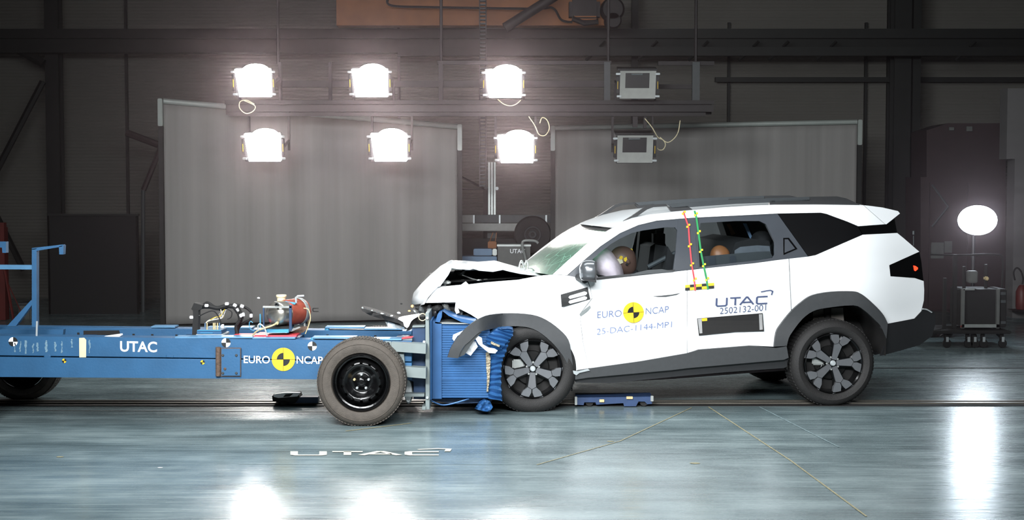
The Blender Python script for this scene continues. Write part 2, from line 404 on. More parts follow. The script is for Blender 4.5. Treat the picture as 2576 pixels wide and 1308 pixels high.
def quad_target(c, r, fm, fm2, parent, ma, mb, rot=0.0, name='target_marker'):
    for nm, mm, f_, arcs in ((name, ma, fm, [(0, 2*pi)]), (name+'_quadrant', mb, fm2, [(pi/2, pi), (-pi/2, 0)])):
        bm = BM()
        for a0, a1 in arcs:
            vs, fs = disc2d(a0+rot, a1+rot, 0.001, 1, 24 if a1-a0 > 3 else 8)
            bv = [bm.verts.new(f_(c[0]+x*r, c[1]-y*r)) for x, y in vs]
            for q in fs: bm.faces.new([bv[i] for i in q])
        o = obj(nm, bm, mm, parent if nm == name else last, None, 0); last = o
    return last

# ------------------------------------------------------------------ the hall
YW = 23.5; XL, XR, YF, ZC = -13.0, 13.0, -4.0, 8.5
def slab(name, lo, hi, m): return struct(name, box(BM(), lo, hi), m)
M_floor = floor_material(); M_wall = wall_material('wall_cladding', (104, 101, 96), 6.0); M_wallg = wall_material('side_wall_panel', (100, 98, 98), 1.5)
slab('floor', (XL, YF, -0.2), (XR, YW, 0), M_floor)
slab('wall_back', (XL, YW, 0), (XR, YW+0.2, ZC), M_wall)
slab('wall_left', (XL-0.2, YF, 0), (XL, YW, ZC), M_wall)
slab('wall_right', (XR, YF, 0), (XR+0.2, YW, ZC), M_wall)
slab('wall_front', (XL, YF-0.2, 0), (XR, YF, ZC), M_wall)
slab('ceiling', (XL, YF, ZC), (XR, YW, ZC+0.2), M_wall)
# light wall panel at the right edge
bm = BM(); pbox(bm, 2535, 222, 2640, 400, 20.0, 0.3); pbox(bm, 2553, 400, 2640, 803, 20.0, 0.3); struct('trim_1', bm, M_wallg)
# steel columns and beams of the building
def hcol(name, x0, x1, Y):
    a, b = P(x0, 500, Y).x, P(x1, 500, Y).x; w = b-a; bm = BM(); t = 0.03
    box(bm, (a, Y, 0), (b, Y+t, ZC-0.01)); box(bm, (a, Y+w, 0), (b, Y+w+t, ZC-0.01)); box(bm, ((a+b)/2-t/2, Y+t, 0), ((a+b)/2+t/2, Y+w, ZC-0.01))
    struct(name, bm, M_colm)
hcol('trim_2', 118, 152, 22.6); hcol('trim_3', 2246, 2288, 22.5); hcol('trim_4', 2292, 2312, 22.6); hcol('trim_5', 1588, 1604, 22.8)
bm = BM(); pbox(bm, -60, 72, 2640, 96, 22.2, 0.25); pbox(bm, -60, 96, 2640, 128, 22.3, 0.05); pbox(bm, -60, 122, 2640, 132, 22.2, 0.25); struct('trim_6', bm, M_colm)
bm = BM(); pbox(bm, 1000, 118, 2640, 140, 21.9, 0.12); struct('trim_7', bm, M_colm)
bm = BM(); pbox(bm, 1800, 194, 2640, 206, 23.2, 0.1); struct('trim_8', bm, M_colm)
bm = BM(); tube(bm, [P(-20, 452, 22.4), P(108, 205, 22.4)], 0.05, 6); struct('trim_9', bm, M_colm)
bm = BM(); tube(bm, [P(-20, 90, 22.4), P(110, 160, 22.4)], 0.07, 6); struct('trim_10', bm, M_colm)
bm = BM(); tube(bm, [P(-10, 540, 22.4), P(60, 680, 22.4)], 0.05, 6); struct('trim_11', bm, M_colm)
# conduits and cladding seams on the wall
for i, x in enumerate((1832, 2176, 2232, 1004, 320)):
    bm = BM(); a = P(x, 500, 23.4).x; box(bm, (a-0.02, 23.42, 0), (a+0.02, 23.49, 4.4 if i < 2 else ZC-0.01)); struct('trim_%d' % (12+i), bm, M_colm)
# brackets along the cable tray
for i, x in enumerate((1510, 1640, 1768, 1895, 1970, 2090, 2440)):
    bm = BM(); tube(bm, [P(x, 118, 21.95), P(x+14, 104, 21.95)], 0.025, 5)
    tube(bm, [P(x-36, 152, 21.95), P(x-22, 139, 21.95)], 0.025, 5)
    tag(obj('tray_bracket', bm, M_colm, org=P(x, 120, 21.95)), 'small dark angled bracket along the high cable tray', 'bracket', 'brackets along the cable tray')

# overhead crane
cr = thing('overhead_crane', 'orange overhead crane girder carrying a dark hoist above the lamp gantry', 'crane', P(1200, 30, 21.2))
bm = BM(); pbox(bm, 846, -8, 1560, 64, 21.2, 0.3); obj('girder', bm, M_orange, cr)
bm = BM(); pbox(bm, 1432, -6, 1510, 50, 20.9, 0.28, 0.05); tube(bm, [P(1440, 46, 20.9), P(1470, 58, 20.9), P(1505, 54, 20.9)], 0.04, 8); obj('hoist', bm, M_beam, cr)
for y in (40, 47): 
    bm = BM(); pbox(bm, 1444, y, 1500, y+3, 20.88, 0.02); obj('hoist_slot', bm, M_orange, cr)
bm = BM(); lathe(bm, [(0, 0), (0.14, 0), (0.17, 0.05), (0.17, 0.25), (0, 0.25)], P(1542, 22, 20.9)); lathe(bm, [(0, 0), (0.1, 0), (0.12, 0.04), (0.12, 0.25), (0, 0.25)], P(1543, 50, 20.9)); obj('hoist_drum', bm, M_beam, cr)
bm = BM(); tube(bm, curvepts([P(975, -4, 20.8), P(985, 14, 20.8), P(1080, 18, 20.8), P(1340, 22, 20.8), P(1390, 20, 20.8), P(1412, 50, 20.8), P(1440, 56, 20.8)]), 0.018, 6); obj('power_cable', bm, M_matt, cr)
bm = BM(); tube(bm, [P(1270, 70, 20.5), P(1400, -12, 20.5)], 0.07, 10); tag(obj('diagonal_pipe', bm, M_beam, org=P(1270, 70, 20.5)), 'dark pipe slanting up in front of the orange crane girder', 'pipe')

# hanging cable chain
cc = thing('cable_chain', 'ladder-like cable chain hanging behind the middle floodlights', 'cable chain', P(1215, 200, 20.3))
bm = BM()
for x in (1205, 1221): pbox(bm, x, -5, x+3, 470, 20.3, 0.12)
y = 0
obj('side_bands', bm, M_beam, cr if False else cc); bm = BM()
while y < 470: pbox(bm, 1208, y, 1221, y+3.5, 20.31, 0.10); y += 9.5
obj('rungs', bm, M_trimg, cc)['kind'] = 'stuff'

# ------------------------------------------------------------------ backdrop screens
def screen(name, label, xa, ya, xb, yb, Ya, Yb, wave, side, tubecol):
    """a fabric sheet hung from a roller tube between two points, standing on the floor"""
    A, B = P(xa, ya, Ya), P(xb, yb, Yb); r = thing(name, label, 'backdrop screen', (A.x, Ya, 0))
    bm = BM(); n = 90; m = 24; rows = []; dirv = (B-A); nv = Vector((-dirv.y, dirv.x, 0)).normalized()
    for i in range(n+1):
        t = i/n; p = A.lerp(B, t); off = nv*wave*(sin(t*37)+0.6*sin(t*83+1)+0.5*noise.noise(Vector((t*9, 0, 0))))
        row = []
        for j in range(m+1):
            s = j/m; row.append(bm.verts.new((p.x+off.x*(1-s*0.6), p.y+off.y*(1-s*0.6), 0.03+(p.z-0.03)*s)))
        rows.append(row)
    for i in range(n):
        for j in range(m): bm.faces.new((rows[i][j], rows[i+1][j], rows[i+1][j+1], rows[i][j+1]))
    o = obj('fabric', bm, M_curt, r, None, 60); md = o.modifiers.new('thick', 'SOLIDIFY'); md.thickness = 0.004
    bm = BM(); up = Vector((0, 0, 0.04)); tube(bm, [A+up, B+up], 0.036, 12); obj('roller_tube', bm, M_tube, r)
    for q, nm in ((A, 0), (B, 1)):
        if nm in side:
            sx = -0.035 if nm == 0 else 0.035
            bm = BM(); box(bm, (q.x+sx-0.03, q.y-0.05, q.z-0.28), (q.x+sx+0.03, q.y+0.03, q.z+0.07), 0.008); obj('end_bracket', bm, M_tube, r)
            bm = BM(); box(bm, (q.x+sx-0.03, q.y-0.03, 0), (q.x+sx+0.03, q.y+0.05, q.z-0.28), 0.004); obj('post', bm, M_colm, r)
    return r
screen('backdrop_screen', 'large grey fabric backdrop screen behind the blue trolley', 411, 262, 1150, 326, 18.75, 19.6, 0.012, (0, 1), None)
screen('backdrop_screen', 'grey fabric backdrop screen behind the white car', 1397, 329, 2156, 314, 20.6, 20.4, 0.012, (0, 1), None)
# black panel behind the trolley tail
r = thing('black_panel', 'tall black panel standing left of the large grey screen', 'panel', P(230, 800, 20.6))
bm = BM(); pbox(bm, 124, 541, 345, 805, 20.6, 0.06); obj('sheet', bm, M_screenk, r)
bm = BM(); pbox(bm, 118, 538, 348, 543, 20.55, 0.08); pbox(bm, 118, 538, 123, 806, 20.55, 0.08); pbox(bm, 344, 538, 348, 806, 20.55, 0.08); obj('frame', bm, M_colm, r)
# jib on a post
r = thing('wall_jib', 'slim dark post with a maroon swing arm left of the large grey screen', 'jib arm', G(360, 800))
bm = BM(); tube(bm, [P(360, 478, 20.9), P(360, 797, 20.9)], 0.03, 8); obj('post', bm, M_trimg, r)
bm = BM(); tube(bm, [P(318, 334, 20.9), P(400, 365, 20.9)], 0.05, 8); tube(bm, [P(404, 372, 20.9), P(361, 478, 20.9)], 0.04, 8); obj('arm', bm, M_maroon, r)

# ------------------------------------------------------------------ gantry with floodlights
YG = 18.2
g = thing('lighting_gantry', 'dark steel lighting gantry spanning above the screens', 'gantry', P(1180, 272, YG))
bm = BM()
pbox(bm, 565, 252, 1797, 262, YG, 0.05); pbox(bm, 570, 264, 1795, 281, YG+0.02, 0.05); pbox(bm, 575, 283, 1775, 292, YG, 0.05); pbox(bm, 568, 256, 1790, 288, YG+0.3, 0.04)
obj('main_beam', bm, M_beam, g)
for (x0, y0, x1, y1) in ((690, 203, 1530, 219), (1100, 153, 1538, 162), (1656, 154, 1797, 164), (1658, 212, 1745, 223)):
    bm = BM(); pbox(bm, x0, y0, x1, y1, YG+0.25, 0.06); obj('rail', bm, M_beam, g)
for x0, x1 in ((826, 834), (1103, 1114), (1520, 1535), (1742, 1760), (700, 708)):
    bm = BM(); pbox(bm, x0, 156, x1, 252, YG+0.2, 0.07); obj('upright', bm, M_trimg if x0 > 1500 else M_beam, g)
for x0, x1, y1 in ((1592, 1604, 320), (1619, 1627, 322)):
    bm = BM(); pbox(bm, x0, 290, x1, y1, YG+0.05, 0.05); obj('hanger', bm, M_beam, g)
for x in (700, 1110, 1530, 1750):
    bm = BM(); a = P(x, 160, YG+0.3); tube(bm, [a, (a.x, a.y, ZC)], 0.02, 6); obj('suspension_rod', bm, M_beam, g)

def flood(name, lit):
    """local frame: lens centre at the origin, facing -Y and tilted down"""
    r = bpy.data.objects.new(name, None); COL.objects.link(r)
    w, h = 0.218, 0.168
    bm = BM(); box(bm, (-w-0.01, 0.0, -h-0.01), (w+0.01, 0.05, h+0.01), 0.006)
    t = BM(); vs = [t.verts.new(p) for p in [(-w, 0.05, -h), (w, 0.05, -h), (w, 0.05, h), (-w, 0.05, h), (-0.1, 0.22, -0.07), (0.1, 0.22, -0.07), (0.1, 0.22, 0.12), (-0.1, 0.22, 0.12)]]
    for f in ((0, 1, 5, 4), (1, 2, 6, 5), (2, 3, 7, 6), (3, 0, 4, 7), (4, 5, 6, 7)): t.faces.new([vs[i] for i in f])
    merge(bm, t); obj('housing', bm, M_lampb, r, local=True)
    if lit:
        pts = [(-w, h*0.98), (-w+0.045, -h), (w-0.01, -h), (w+0.0, h*0.9)] + [(0.035+0.165*cos(a), h*0.86+0.085*sin(a)) for a in [i*pi/12 for i in range(1, 12)]]  # arched top shapes the lamp's bloom into the glowing lens
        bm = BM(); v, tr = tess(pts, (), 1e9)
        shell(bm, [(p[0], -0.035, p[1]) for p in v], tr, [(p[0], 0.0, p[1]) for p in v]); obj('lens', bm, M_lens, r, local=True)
    else:
        bm = BM(); f = [bm.verts.new(p) for p in [(-w, -0.01, -h), (w, -0.01, -h), (w+0.004, -0.01, h), (-w+0.004, -0.01, h), (-0.07, 0.012, 0.11), (0.05, 0.012, 0.11)]]
        for q in ((0, 1, 5, 4), (1, 2, 5), (2, 3, 4, 5), (3, 0, 4)): bm.faces.new([f[i] for i in q])
        obj('reflector', bm, M_refl, r, local=True)
        bm = BM(); tube(bm, [(-0.08, -0.02, 0.13), (0.06, -0.02, 0.13)], 0.011, 8); obj('bulb', bm, M_chrome, r, local=True)
        bm = BM(); box(bm, (-w-0.02, 0.05, h+0.0), (w+0.02, 0.3, h+0.02)); obj('hood', bm, M_lampb, r, local=True)
    for x, z in ((-w-0.015, h-0.035), (w+0.03, h-0.035), (-w-0.0, -h+0.03), (w+0.03, -h+0.03)):
        bm = BM(); box(bm, (x-0.035, -0.03, z-0.012), (x+0.02, -0.01, z+0.012), 0.004); obj('clip', bm, M_clip, r, local=True)
    for x in ((-w-0.005) if False else -w-0.025, w+0.025):
        bm = BM(); box(bm, (x-0.016, -0.02, -h*0.62), (x+0.016, 0.03, h*0.62), 0.004); obj('side_bracket', bm, M_lampb, r, local=True)
        bm = BM(); box(bm, (x-0.003, -0.026, -h*0.3), (x+0.003, -0.021, h*0.25)); obj('side_label', bm, M_yel, r, local=True)
    for x in (-w-0.03, w+0.03):
        bm = BM(); box(bm, (x-0.01, 0.03, -0.015), (x+0.01, 0.42, 0.015)); obj('yoke_arm', bm, M_lampb, r, local=True)
    return r
def dup(root, loc, rot, label, group, name=None):
    c = root.copy(); COL.objects.link(c); c.location = loc; c.rotation_euler = rot; c['label'] = label; c['group'] = group
    for ch in list(root.children):
        d = ch.copy(); COL.objects.link(d); d.parent = c
        for gch in ch.children:
            e = gch.copy(); COL.objects.link(e); e.parent = d
    return c
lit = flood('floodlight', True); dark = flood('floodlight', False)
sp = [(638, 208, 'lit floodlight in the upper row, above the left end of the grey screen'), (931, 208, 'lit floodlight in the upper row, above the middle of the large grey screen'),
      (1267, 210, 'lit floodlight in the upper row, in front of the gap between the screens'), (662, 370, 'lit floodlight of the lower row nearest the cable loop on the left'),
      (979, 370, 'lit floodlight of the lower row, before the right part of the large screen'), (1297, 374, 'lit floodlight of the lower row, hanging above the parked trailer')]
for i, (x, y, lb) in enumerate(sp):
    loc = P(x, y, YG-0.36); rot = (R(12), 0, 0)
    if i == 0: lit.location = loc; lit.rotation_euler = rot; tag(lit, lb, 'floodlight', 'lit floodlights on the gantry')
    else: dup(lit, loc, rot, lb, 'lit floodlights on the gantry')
for i, (x, y, lb) in enumerate([(1604, 213, 'unlit floodlight with pale grey reflector above the gantry beam'), (1597, 375, 'unlit floodlight with beige reflector hanging below the gantry beam')]):
    loc = P(x, y, YG-0.3); rot = (R(10), 0, 0)
    if i == 0: dark.location = loc; dark.rotation_euler = rot; tag(dark, lb, 'floodlight', 'unlit floodlights on the gantry')
    else: dup(dark, loc, rot, lb, 'unlit floodlights on the gantry')
for o_ in [q for q in COL.objects if q.get('category') == 'floodlight']:
    c_ = o_.location; zb = P(1200, 272, YG).z; z0, z1 = sorted((zb, c_.z)); lit_ = 1
    for sx in (-0.248, 0.248):
        bm = BM(); box(bm, (c_.x+sx-0.013, YG+0.06, z0-0.03), (c_.x+sx+0.013, YG+0.10, z1+0.03)); obj('hanger', bm, M_beam, g)
def loop(pts, Y, lb, r=0.006):
    bm = BM(); tube(bm, curvepts([P(x, y, Y) for x, y in pts], 8), r, 6)
    tag(obj('lamp_cable', bm, M_cream, org=P(pts[0][0], pts[0][1], Y)), lb, 'cable')
loop([(640, 262), (620, 252), (604, 256), (603, 272), (618, 285), (636, 280), (641, 266), (612, 252)], YG-0.1, 'thin looped lamp cable under the upper floodlight at the left')
loop([(1252, 250), (1268, 262), (1284, 266), (1298, 262), (1310, 252)], YG-0.1, 'thin lamp cable drooping under the upper floodlight before the screen gap')
loop([(1330, 293), (1345, 315), (1356, 338), (1372, 340), (1382, 322), (1376, 302), (1364, 296), (1358, 310)], YG-0.1, 'thin looped cable beside the lower floodlight above the trailer')
loop([(1622, 298), (1640, 320), (1655, 345), (1668, 352), (1674, 364), (1668, 376), (1658, 377), (1654, 372)], YG-0.1, 'thin cable curling beside the lower unlit floodlight')
loop([(1660, 345), (1678, 358), (1694, 350), (1706, 332), (1711, 303)], YG-0.1, 'thin cable swinging from the gantry end down to the unlit floodlight')

# ------------------------------------------------------------------ things between the screens
r = thing('lifting_mast', 'pale aluminium profile mast standing between the two grey screens', 'mast', G(1240, 790))
bm = BM()
for x in (1228, 1235, 1242): pbox(bm, x, 408, x+5, 545, 21.2, 0.06)
obj('profile', bm, M_alu, r)
bm = BM(); pbox(bm, 1226, 540, 1250, 776, 21.2, 0.08); pbox(bm, 1218, 470, 1226, 476, 21.15, 0.05); obj('foot_post', bm, M_trimg, r)
bm = BM(); lathe(bm, [(0, 0), (0.025, 0), (0.025, 0.05), (0, 0.05)], P(1250, 474, 21.15), seg=16); obj('knob', bm, M_clip, r)
r = thing('grey_post_frame', 'dark thin door frame behind the aluminium mast', 'frame', P(1180, 700, 22.6))
bm = BM(); tube(bm, [P(1150, 440, 22.6), P(1222, 476, 22.6)], 0.02, 6); pbox(bm, 1146, 474, 1228, 478, 22.6, 0.04); pbox(bm, 1146, 478, 1150, 760, 22.6, 0.04); pbox(bm, 1216, 478, 1228, 760, 22.6, 0.04); obj('bars', bm, M_colm, r)
YT = 20.9
r = thing('parked_trailer', 'parked grey beam trailer with a dark wheel between the screens', 'trailer', G(1270, 780))
bm = BM(); pbox(bm, 1148, 562, 1345, 581, YT, 0.2, 0.01); obj('lower_beam', bm, M_alud, r)
bm = BM(); pbox(bm, 1148, 541, 1190, 560, YT+0.05, 0.15); obj('end_plate', bm, M_alud, r)
bm = BM(); pbox(bm, 1190, 541, 1390, 560, YT+0.08, 0.15); obj('upper_beam', bm, M_trimg, r)
for x in (1190, 1255, 1372): 
    bm = BM(); pbox(bm, x, 541, x+4, 562, YT+0.02, 0.03); obj('bracket', bm, M_clip, r)
bm = BM(); lathe(bm, [(0.12, 0.0), (0.17, -0.02), (0.245, -0.03), (0.265, 0.02), (0.265, 0.14), (0.2, 0.18), (0, 0.18), (0, 0.05), (0.12, 0.05)], P(1340, 590, YT-0.15), seg=48); w_ = obj('wheel', bm, M_matt, r)
bm = BM(); lathe(bm, [(0.10, -0.02), (0.115, -0.03), (0.12, -0.01)], P(1340, 590, YT-0.15), seg=32); lathe(bm, [(0.03, 0.0), (0.05, -0.015), (0.06, 0.0)], P(1340, 590, YT-0.15), seg=24); obj('hub_ring', bm, M_trimg, w_)
bm = BM(); pbox(bm, 1150, 600, 1395, 735, YT+0.15, 0.15); obj('chassis', bm, M_matt, r)
r = thing('equipment_case', 'grey equipment case with white lettering in front of the trailer wheel', 'case', P(1293, 735, 20.3))
bm = BM(); pbox(bm, 1252, 617, 1334, 735, 20.3, 0.4, 0.012); cs = obj('shell', bm, M_greyb, r)
bm = BM(); pbox(bm, 1250, 615, 1336, 620, 20.28, 0.44, 0.005); obj('lid', bm, M_alu, r)
fm = lambda x, y: P(x, y, 20.29); place2d('lettering', text2d('UTAC', 0.02), (1283, 637), (1321, 637), (0, -11), fm, M_wht, r)
bm = BM(); tube(bm, curvepts([P(1332, 798, 20.15), P(1326, 680, 20.15), P(1322, 650, 20.15), P(1314, 620, 20.15), P(1318, 606, 20.15), P(1345, 606, 20.15), P(1354, 612, 20.15)]), 0.018, 8); tag(obj('gooseneck_pipe', bm, M_alu, org=P(1326, 680, 20.15)), 'bent grey pipe rising beside the lettered case', 'pipe')
r = thing('blue_machine', 'pale blue boxy machine left of the lettered grey case', 'machine', P(1200, 735, 20.4))
bm = BM(); pbox(bm, 1160, 645, 1250, 735, 20.4, 0.4, 0.01); obj('lower_body', bm, M_bluec, r)
bm = BM(); pbox(bm, 1191, 626, 1238, 643, 20.4, 0.3, 0.01); obj('upper_body', bm, M_bluec, r)
bm = BM(); pbox(bm, 1239, 626, 1250, 643, 20.38, 0.3, 0.01); obj('socket', bm, M_alu, r)
r = thing('orange_hook_block', 'small orange chain block hanging above the pale blue machine', 'chain block', P(1236, 615, 20.6))
bm = BM(); pbox(bm, 1227, 607, 1249, 625, 20.6, 0.1, 0.01); obj('body', bm, M_orange, r)
bm = BM(); tube(bm, [P(1232, 607, 20.65), P(1240, 585, 20.65)], 0.006, 6); tube(bm, [P(1246, 607, 20.65), P(1249, 585, 20.65)], 0.006, 6); obj('chain', bm, M_orange, r)

# ------------------------------------------------------------------ right hand side
r = thing('round_floodlight', 'bright round floodlight on a stand at the right edge of the hall', 'floodlight', G(2460, 878))
C0 = P(2460, 554, 17.0)
bm = BM(); t = BM(); lathe(t, [(0, -0.07), (0.12, -0.055), (0.2, -0.02), (0.225, 0.0), (0.225, 0.03), (0, 0.03)], (0, 0, 0), seg=48); merge(bm, t, Matrix.Translation(C0) @ Matrix.Diagonal((1, 1, 0.76, 1))); obj('lens', bm, M_lens2, r)
bm = BM(); t = BM(); lathe(t, [(0.225, 0.03), (0.23, 0.05), (0.17, 0.25), (0, 0.27), (0, 0.03)], (0, 0, 0), seg=48); merge(bm, t, Matrix.Translation(C0) @ Matrix.Diagonal((1, 1, 0.76, 1))); obj('housing', bm, M_lampb, r)
bm = BM(); tube(bm, [C0 + Vector((0, 0.15, -0.15)), (C0.x, 17.15, 0.0)], 0.022, 8); obj('pole', bm, M_lampb, r)
bm = BM()
for a in (0.4, 2.5, 4.6): tube(bm, [(C0.x, 17.15, 0.35), (C0.x+0.4*cos(a), 17.15+0.3*sin(a), 0.02)], 0.014, 6)
obj('tripod_legs', bm, M_lampb, r)
r = thing('maroon_cabinet', 'tall dark maroon cabinet behind the round floodlight', 'cabinet', G(2430, 792))
bm = BM(); pprism(bm, [(2331, 328), (2385, 310), (2530, 310), (2530, 790), (2316, 790), (2316, 445), (2331, 445)], 20.8, 0.8); cb = obj('body', bm, M_maroon, r)
for x0 in (2340, 2436):
    bm = BM(); pbox(bm, x0, 460, x0+90, 780, 20.77, 0.03); d_ = obj('door', bm, M_maroon, r)
for pts in ([(2345, 465), (2385, 520)], [(2385, 520), (2345, 570)]):
    bm = BM(); tube(bm, [P(x, y, 20.7) for x, y in pts], 0.015, 6); obj('brace', bm, M_trimg, r)
for x0, y0, x1, y1 in ((2343, 610, 2374, 650), (2376, 607, 2395, 636), (2388, 320, 2400, 328), (2432, 318, 2446, 330)):
    bm = BM(); pbox(bm, x0, y0, x1, y1, 20.74, 0.03); obj('notice_plate', bm, M_greyb, r)
YE = 16.2
r = thing('equipment_rack', 'dark wheeled equipment rack with pale frame under the round floodlight', 'equipment rack', G(2450, 886))
bm = BM(); pbox(bm, 2345, 832, 2545, 840, YE, 0.7, 0.01); obj('deck', bm, M_matt, r)
bm = BM(); pbox(bm, 2424, 728, 2508, 822, YE+0.1, 0.5, 0.01); bd = obj('cabinet_body', bm, M_matt, r)
for q in ((2420, 727, 2426, 826), (2508, 727, 2514, 826), (2420, 816, 2514, 824), (2424, 726, 2452, 730)):
    bm = BM(); pbox(bm, *q, YE+0.05, 0.04); obj('frame_bar', bm, M_alu if q[2]-q[0] > 10 else M_greyb, r)
bm = BM(); pbox(bm, 2516, 727, 2532, 824, YE+0.08, 0.4, 0.01); obj('side_unit', bm, M_matt, r)
for y in (735, 755, 808):
    bm = BM(); pbox(bm, 2518, y, 2530, y+7, YE+0.06, 0.02); obj('socket_plate', bm, M_trimg, r)
for q in ((2438, 682, 2460, 712), (2482, 696, 2488, 706)):
    bm = BM(); pbox(bm, *q, YE+0.2, 0.12, 0.01); obj('terminal_box', bm, M_tan if q[0] > 2470 else M_greyb, r)
bm = BM(); tube(bm, curvepts([P(2340, 640, YE+0.3), P(2420, 642, YE+0.3), P(2500, 640, YE+0.3), P(2522, 652, YE+0.3), P(2520, 727, YE+0.3)]), 0.012, 6)
tube(bm, [P(2425, 670, YE+0.3), P(2425, 728, YE+0.3)], 0.02, 6); tube(bm, [P(2480, 665, YE+0.3), P(2480, 728, YE+0.3)], 0.02, 6); obj('cable_post', bm, M_matt, r)
bm = BM(); pbox(bm, 2375, 700, 2380, 832, YE+0.2, 0.05); pbox(bm, 2400, 640, 2406, 832, YE+0.2, 0.05); obj('upright', bm, M_matt, r)
for x in (2382, 2436, 2452, 2474, 2522):
    bm = BM(); c_ = P(x, 862, YE+0.06); c_.z = 0.05
    lathe(bm, [(0, -0.012), (0.045, -0.012), (0.05, 0), (0.045, 0.02), (0, 0.02)], c_, seg=20); box(bm, (c_.x-0.02, c_.y+0.025, 0.04), (c_.x+0.02, c_.y+0.05, 0.19))
    cs_ = obj('caster', bm, M_matt, r)
    bm = BM(); box(bm, (c_.x-0.014, c_.y-0.02, 0.07), (c_.x+0.014, c_.y-0.013, 0.125)); obj('caster_bracket', bm, M_clip, cs_)
bm = BM(); lathe(bm, [(0, 0), (0.012, 0), (0, -0.01)], P(2418, 821, YE), seg=10); obj('red_indicator', bm, M_redp, r)
YE0 = YE; YE = 16.75
r = thing('dark_trolley', 'low dark trolley between the car tail and the wheeled rack', 'trolley', G(2370, 880))
bm = BM(); pbox(bm, 2330, 790, 2405, 838, YE+0.6, 0.4, 0.02); obj('body', bm, M_matt, r)
bm = BM(); pbox(bm, 2375, 815, 2395, 822, YE+0.58, 0.02); obj('label_plate', bm, M_trimg, r)
for x in (2345, 2385):
    bm = BM(); c_ = P(x, 860, YE+0.65); c_.z = 0.06; lathe(bm, [(0, -0.015), (0.055, -0.015), (0.06, 0), (0.055, 0.03), (0, 0.03)], c_, seg=20); box(bm, (c_.x-0.02, c_.y+0.031, 0.05), (c_.x+0.02, c_.y+0.05, 0.27)); obj('caster', bm, M_matt, r)
YE = YE0
r = thing('fire_extinguisher', 'dark red fire extinguisher by the pale panel at the right edge', 'fire extinguisher', P(2563, 800, 19.7))
bm = BM(); lathe(bm, [(0, 0), (0.07, 0), (0.08, 0.03), (0.08, 0.24), (0.05, 0.31), (0.03, 0.33), (0, 0.33)], P(2570, 778, 19.7), axis=(0, 0, 1), seg=24); obj('bottle', bm, M_redp, r)
bm = BM(); tube(bm, curvepts([P(2553, 705, 19.6), P(2550, 685, 19.6), P(2558, 674, 19.6), P(2568, 682, 19.6), P(2574, 700, 19.6), P(2572, 715, 19.6)]), 0.012, 8); obj('hose', bm, M_matt, r)
bm = BM(); box(bm, P(2556, 782, 19.6)-Vector((0,0,0)), P(2574, 778, 19.9)+Vector((0.05, 0.05, 0.0))); obj('wall_shelf', bm, M_maroon, r)

# left edge: red stand
r = thing('red_stand', 'red steel stand with slanting leg behind the trolley frame', 'stand', G(8, 815))
bm = BM(); pbox(bm, -6, 572, 14, 805, 19.6, 0.15); pbox(bm, 0, 560, 10, 574, 19.62, 0.1); obj('post', bm, M_redp, r)
bm = BM(); tube(bm, [P(12, 680, 19.55), P(34, 806, 19.55)], 0.018, 6); tube(bm, [P(14, 700, 19.7), P(60, 800, 19.7)], 0.008, 6); obj('slanting_leg', bm, M_redp, r)

r = thing('grey_bin', 'dim grey box standing behind the blue trolley frame', 'box', G(70, 815))
bm = BM(); pbox(bm, 45, 765, 78, 812, 19.8, 0.3, 0.02); obj('body', bm, M_greyb, r)
bm = BM(); pbox(bm, 43, 762, 80, 767, 19.78, 0.34); obj('rim', bm, M_trimg, r)

# ------------------------------------------------------------------ floor rail and markings
def strip(y0, y1, z, m, name, label, cat, x0=-400, x1=3000):
    a, b = G(1288, y0).y, G(1288, y1).y
    bm = BM(); box(bm, (-7, min(a, b), 0.0), (7, max(a, b), z)); return tag(obj(name, bm, m, org=(0, (a+b)/2, 0)), label, cat)
r = thing('guide_rail', 'long steel guide rail with dark slot set along the floor', 'rail', (0, G(1288, 1012).y, 0))
for y0, y1, z, m, nm in ((1009.5, 1012, 0.014, M_rail, 'rail_strip'), (1012.6, 1014.6, 0.008, M_slot, 'slot'), (1015.2, 1017.5, 0.014, M_rail, 'rail_strip'), (1018, 1022, 0.006, M_slot, 'slot')):
    a, b = G(1288, y0).y, G(1288, y1).y; bm = BM(); box(bm, (-7, b, 0), (7, a, z)); obj(nm, bm, m, r)
strip(925.5, 926.8, 0.004, M_slot, 'floor_joint', 'thin dark joint line across the floor behind the car', 'floor joint')
def fline(pts, w, m, label, name='floor_line'):
    bm = BM()
    for (a, b) in zip(pts[:-1], pts[1:]):
        A, B = G(*a), G(*b); n = (B-A).cross(Vector((0, 0, 1))).normalized()*w/2; z = Vector((0, 0, 0.003))
        bm.faces.new([bm.verts.new(q) for q in (A-n+z, B-n+z, B+n+z, A+n+z)])
    return tag(obj(name, bm, m, org=G(*pts[0]), smooth=0), label, 'floor line')
M_tapeo = mat('faded_yellow_tape', (142, 136, 108), 0.6, 0, 0.2, 10)
M_tapeb = mat('pale_blue_scratch', (118, 136, 140), 0.6, 0, 0.2, 10)
fline([(1782, 1024), (1990, 1160), (2180, 1300)], 0.012, M_tapeo, 'faded yellow diagonal line on the floor below the rear door')
fline([(1910, 1024), (2110, 1125)], 0.012, M_tapeb, 'pale diagonal scratch line on the floor near the rear wheel')
fline([(1740, 1026), (1560, 1110), (1350, 1170)], 0.010, M_tapeo, 'faded yellow diagonal line on the floor before the front wheel')
fline([(870, 1085), (1035, 1065)], 0.02, M_tapeo, 'dusty scuff line on the floor beside the trolley wheel')
fline([(600, 1168), (1300, 1169)], 0.010, M_tapeb, 'pale straight seam line on the floor in front of the letters')
M_seamshade = mat('seam_and_shadow_edge', (62, 66, 66), 0.6, 0, 0.2, 10)
fline([(-20, 1033), (1040, 1037)], 0.022, M_seamshade, 'dark floor seam and painted shadow edge running under the trolley')  # floor joint and shadow edge painted as one dark line
ff = lambda x, y: G(x, y) + Vector((0, 0, 0.004))
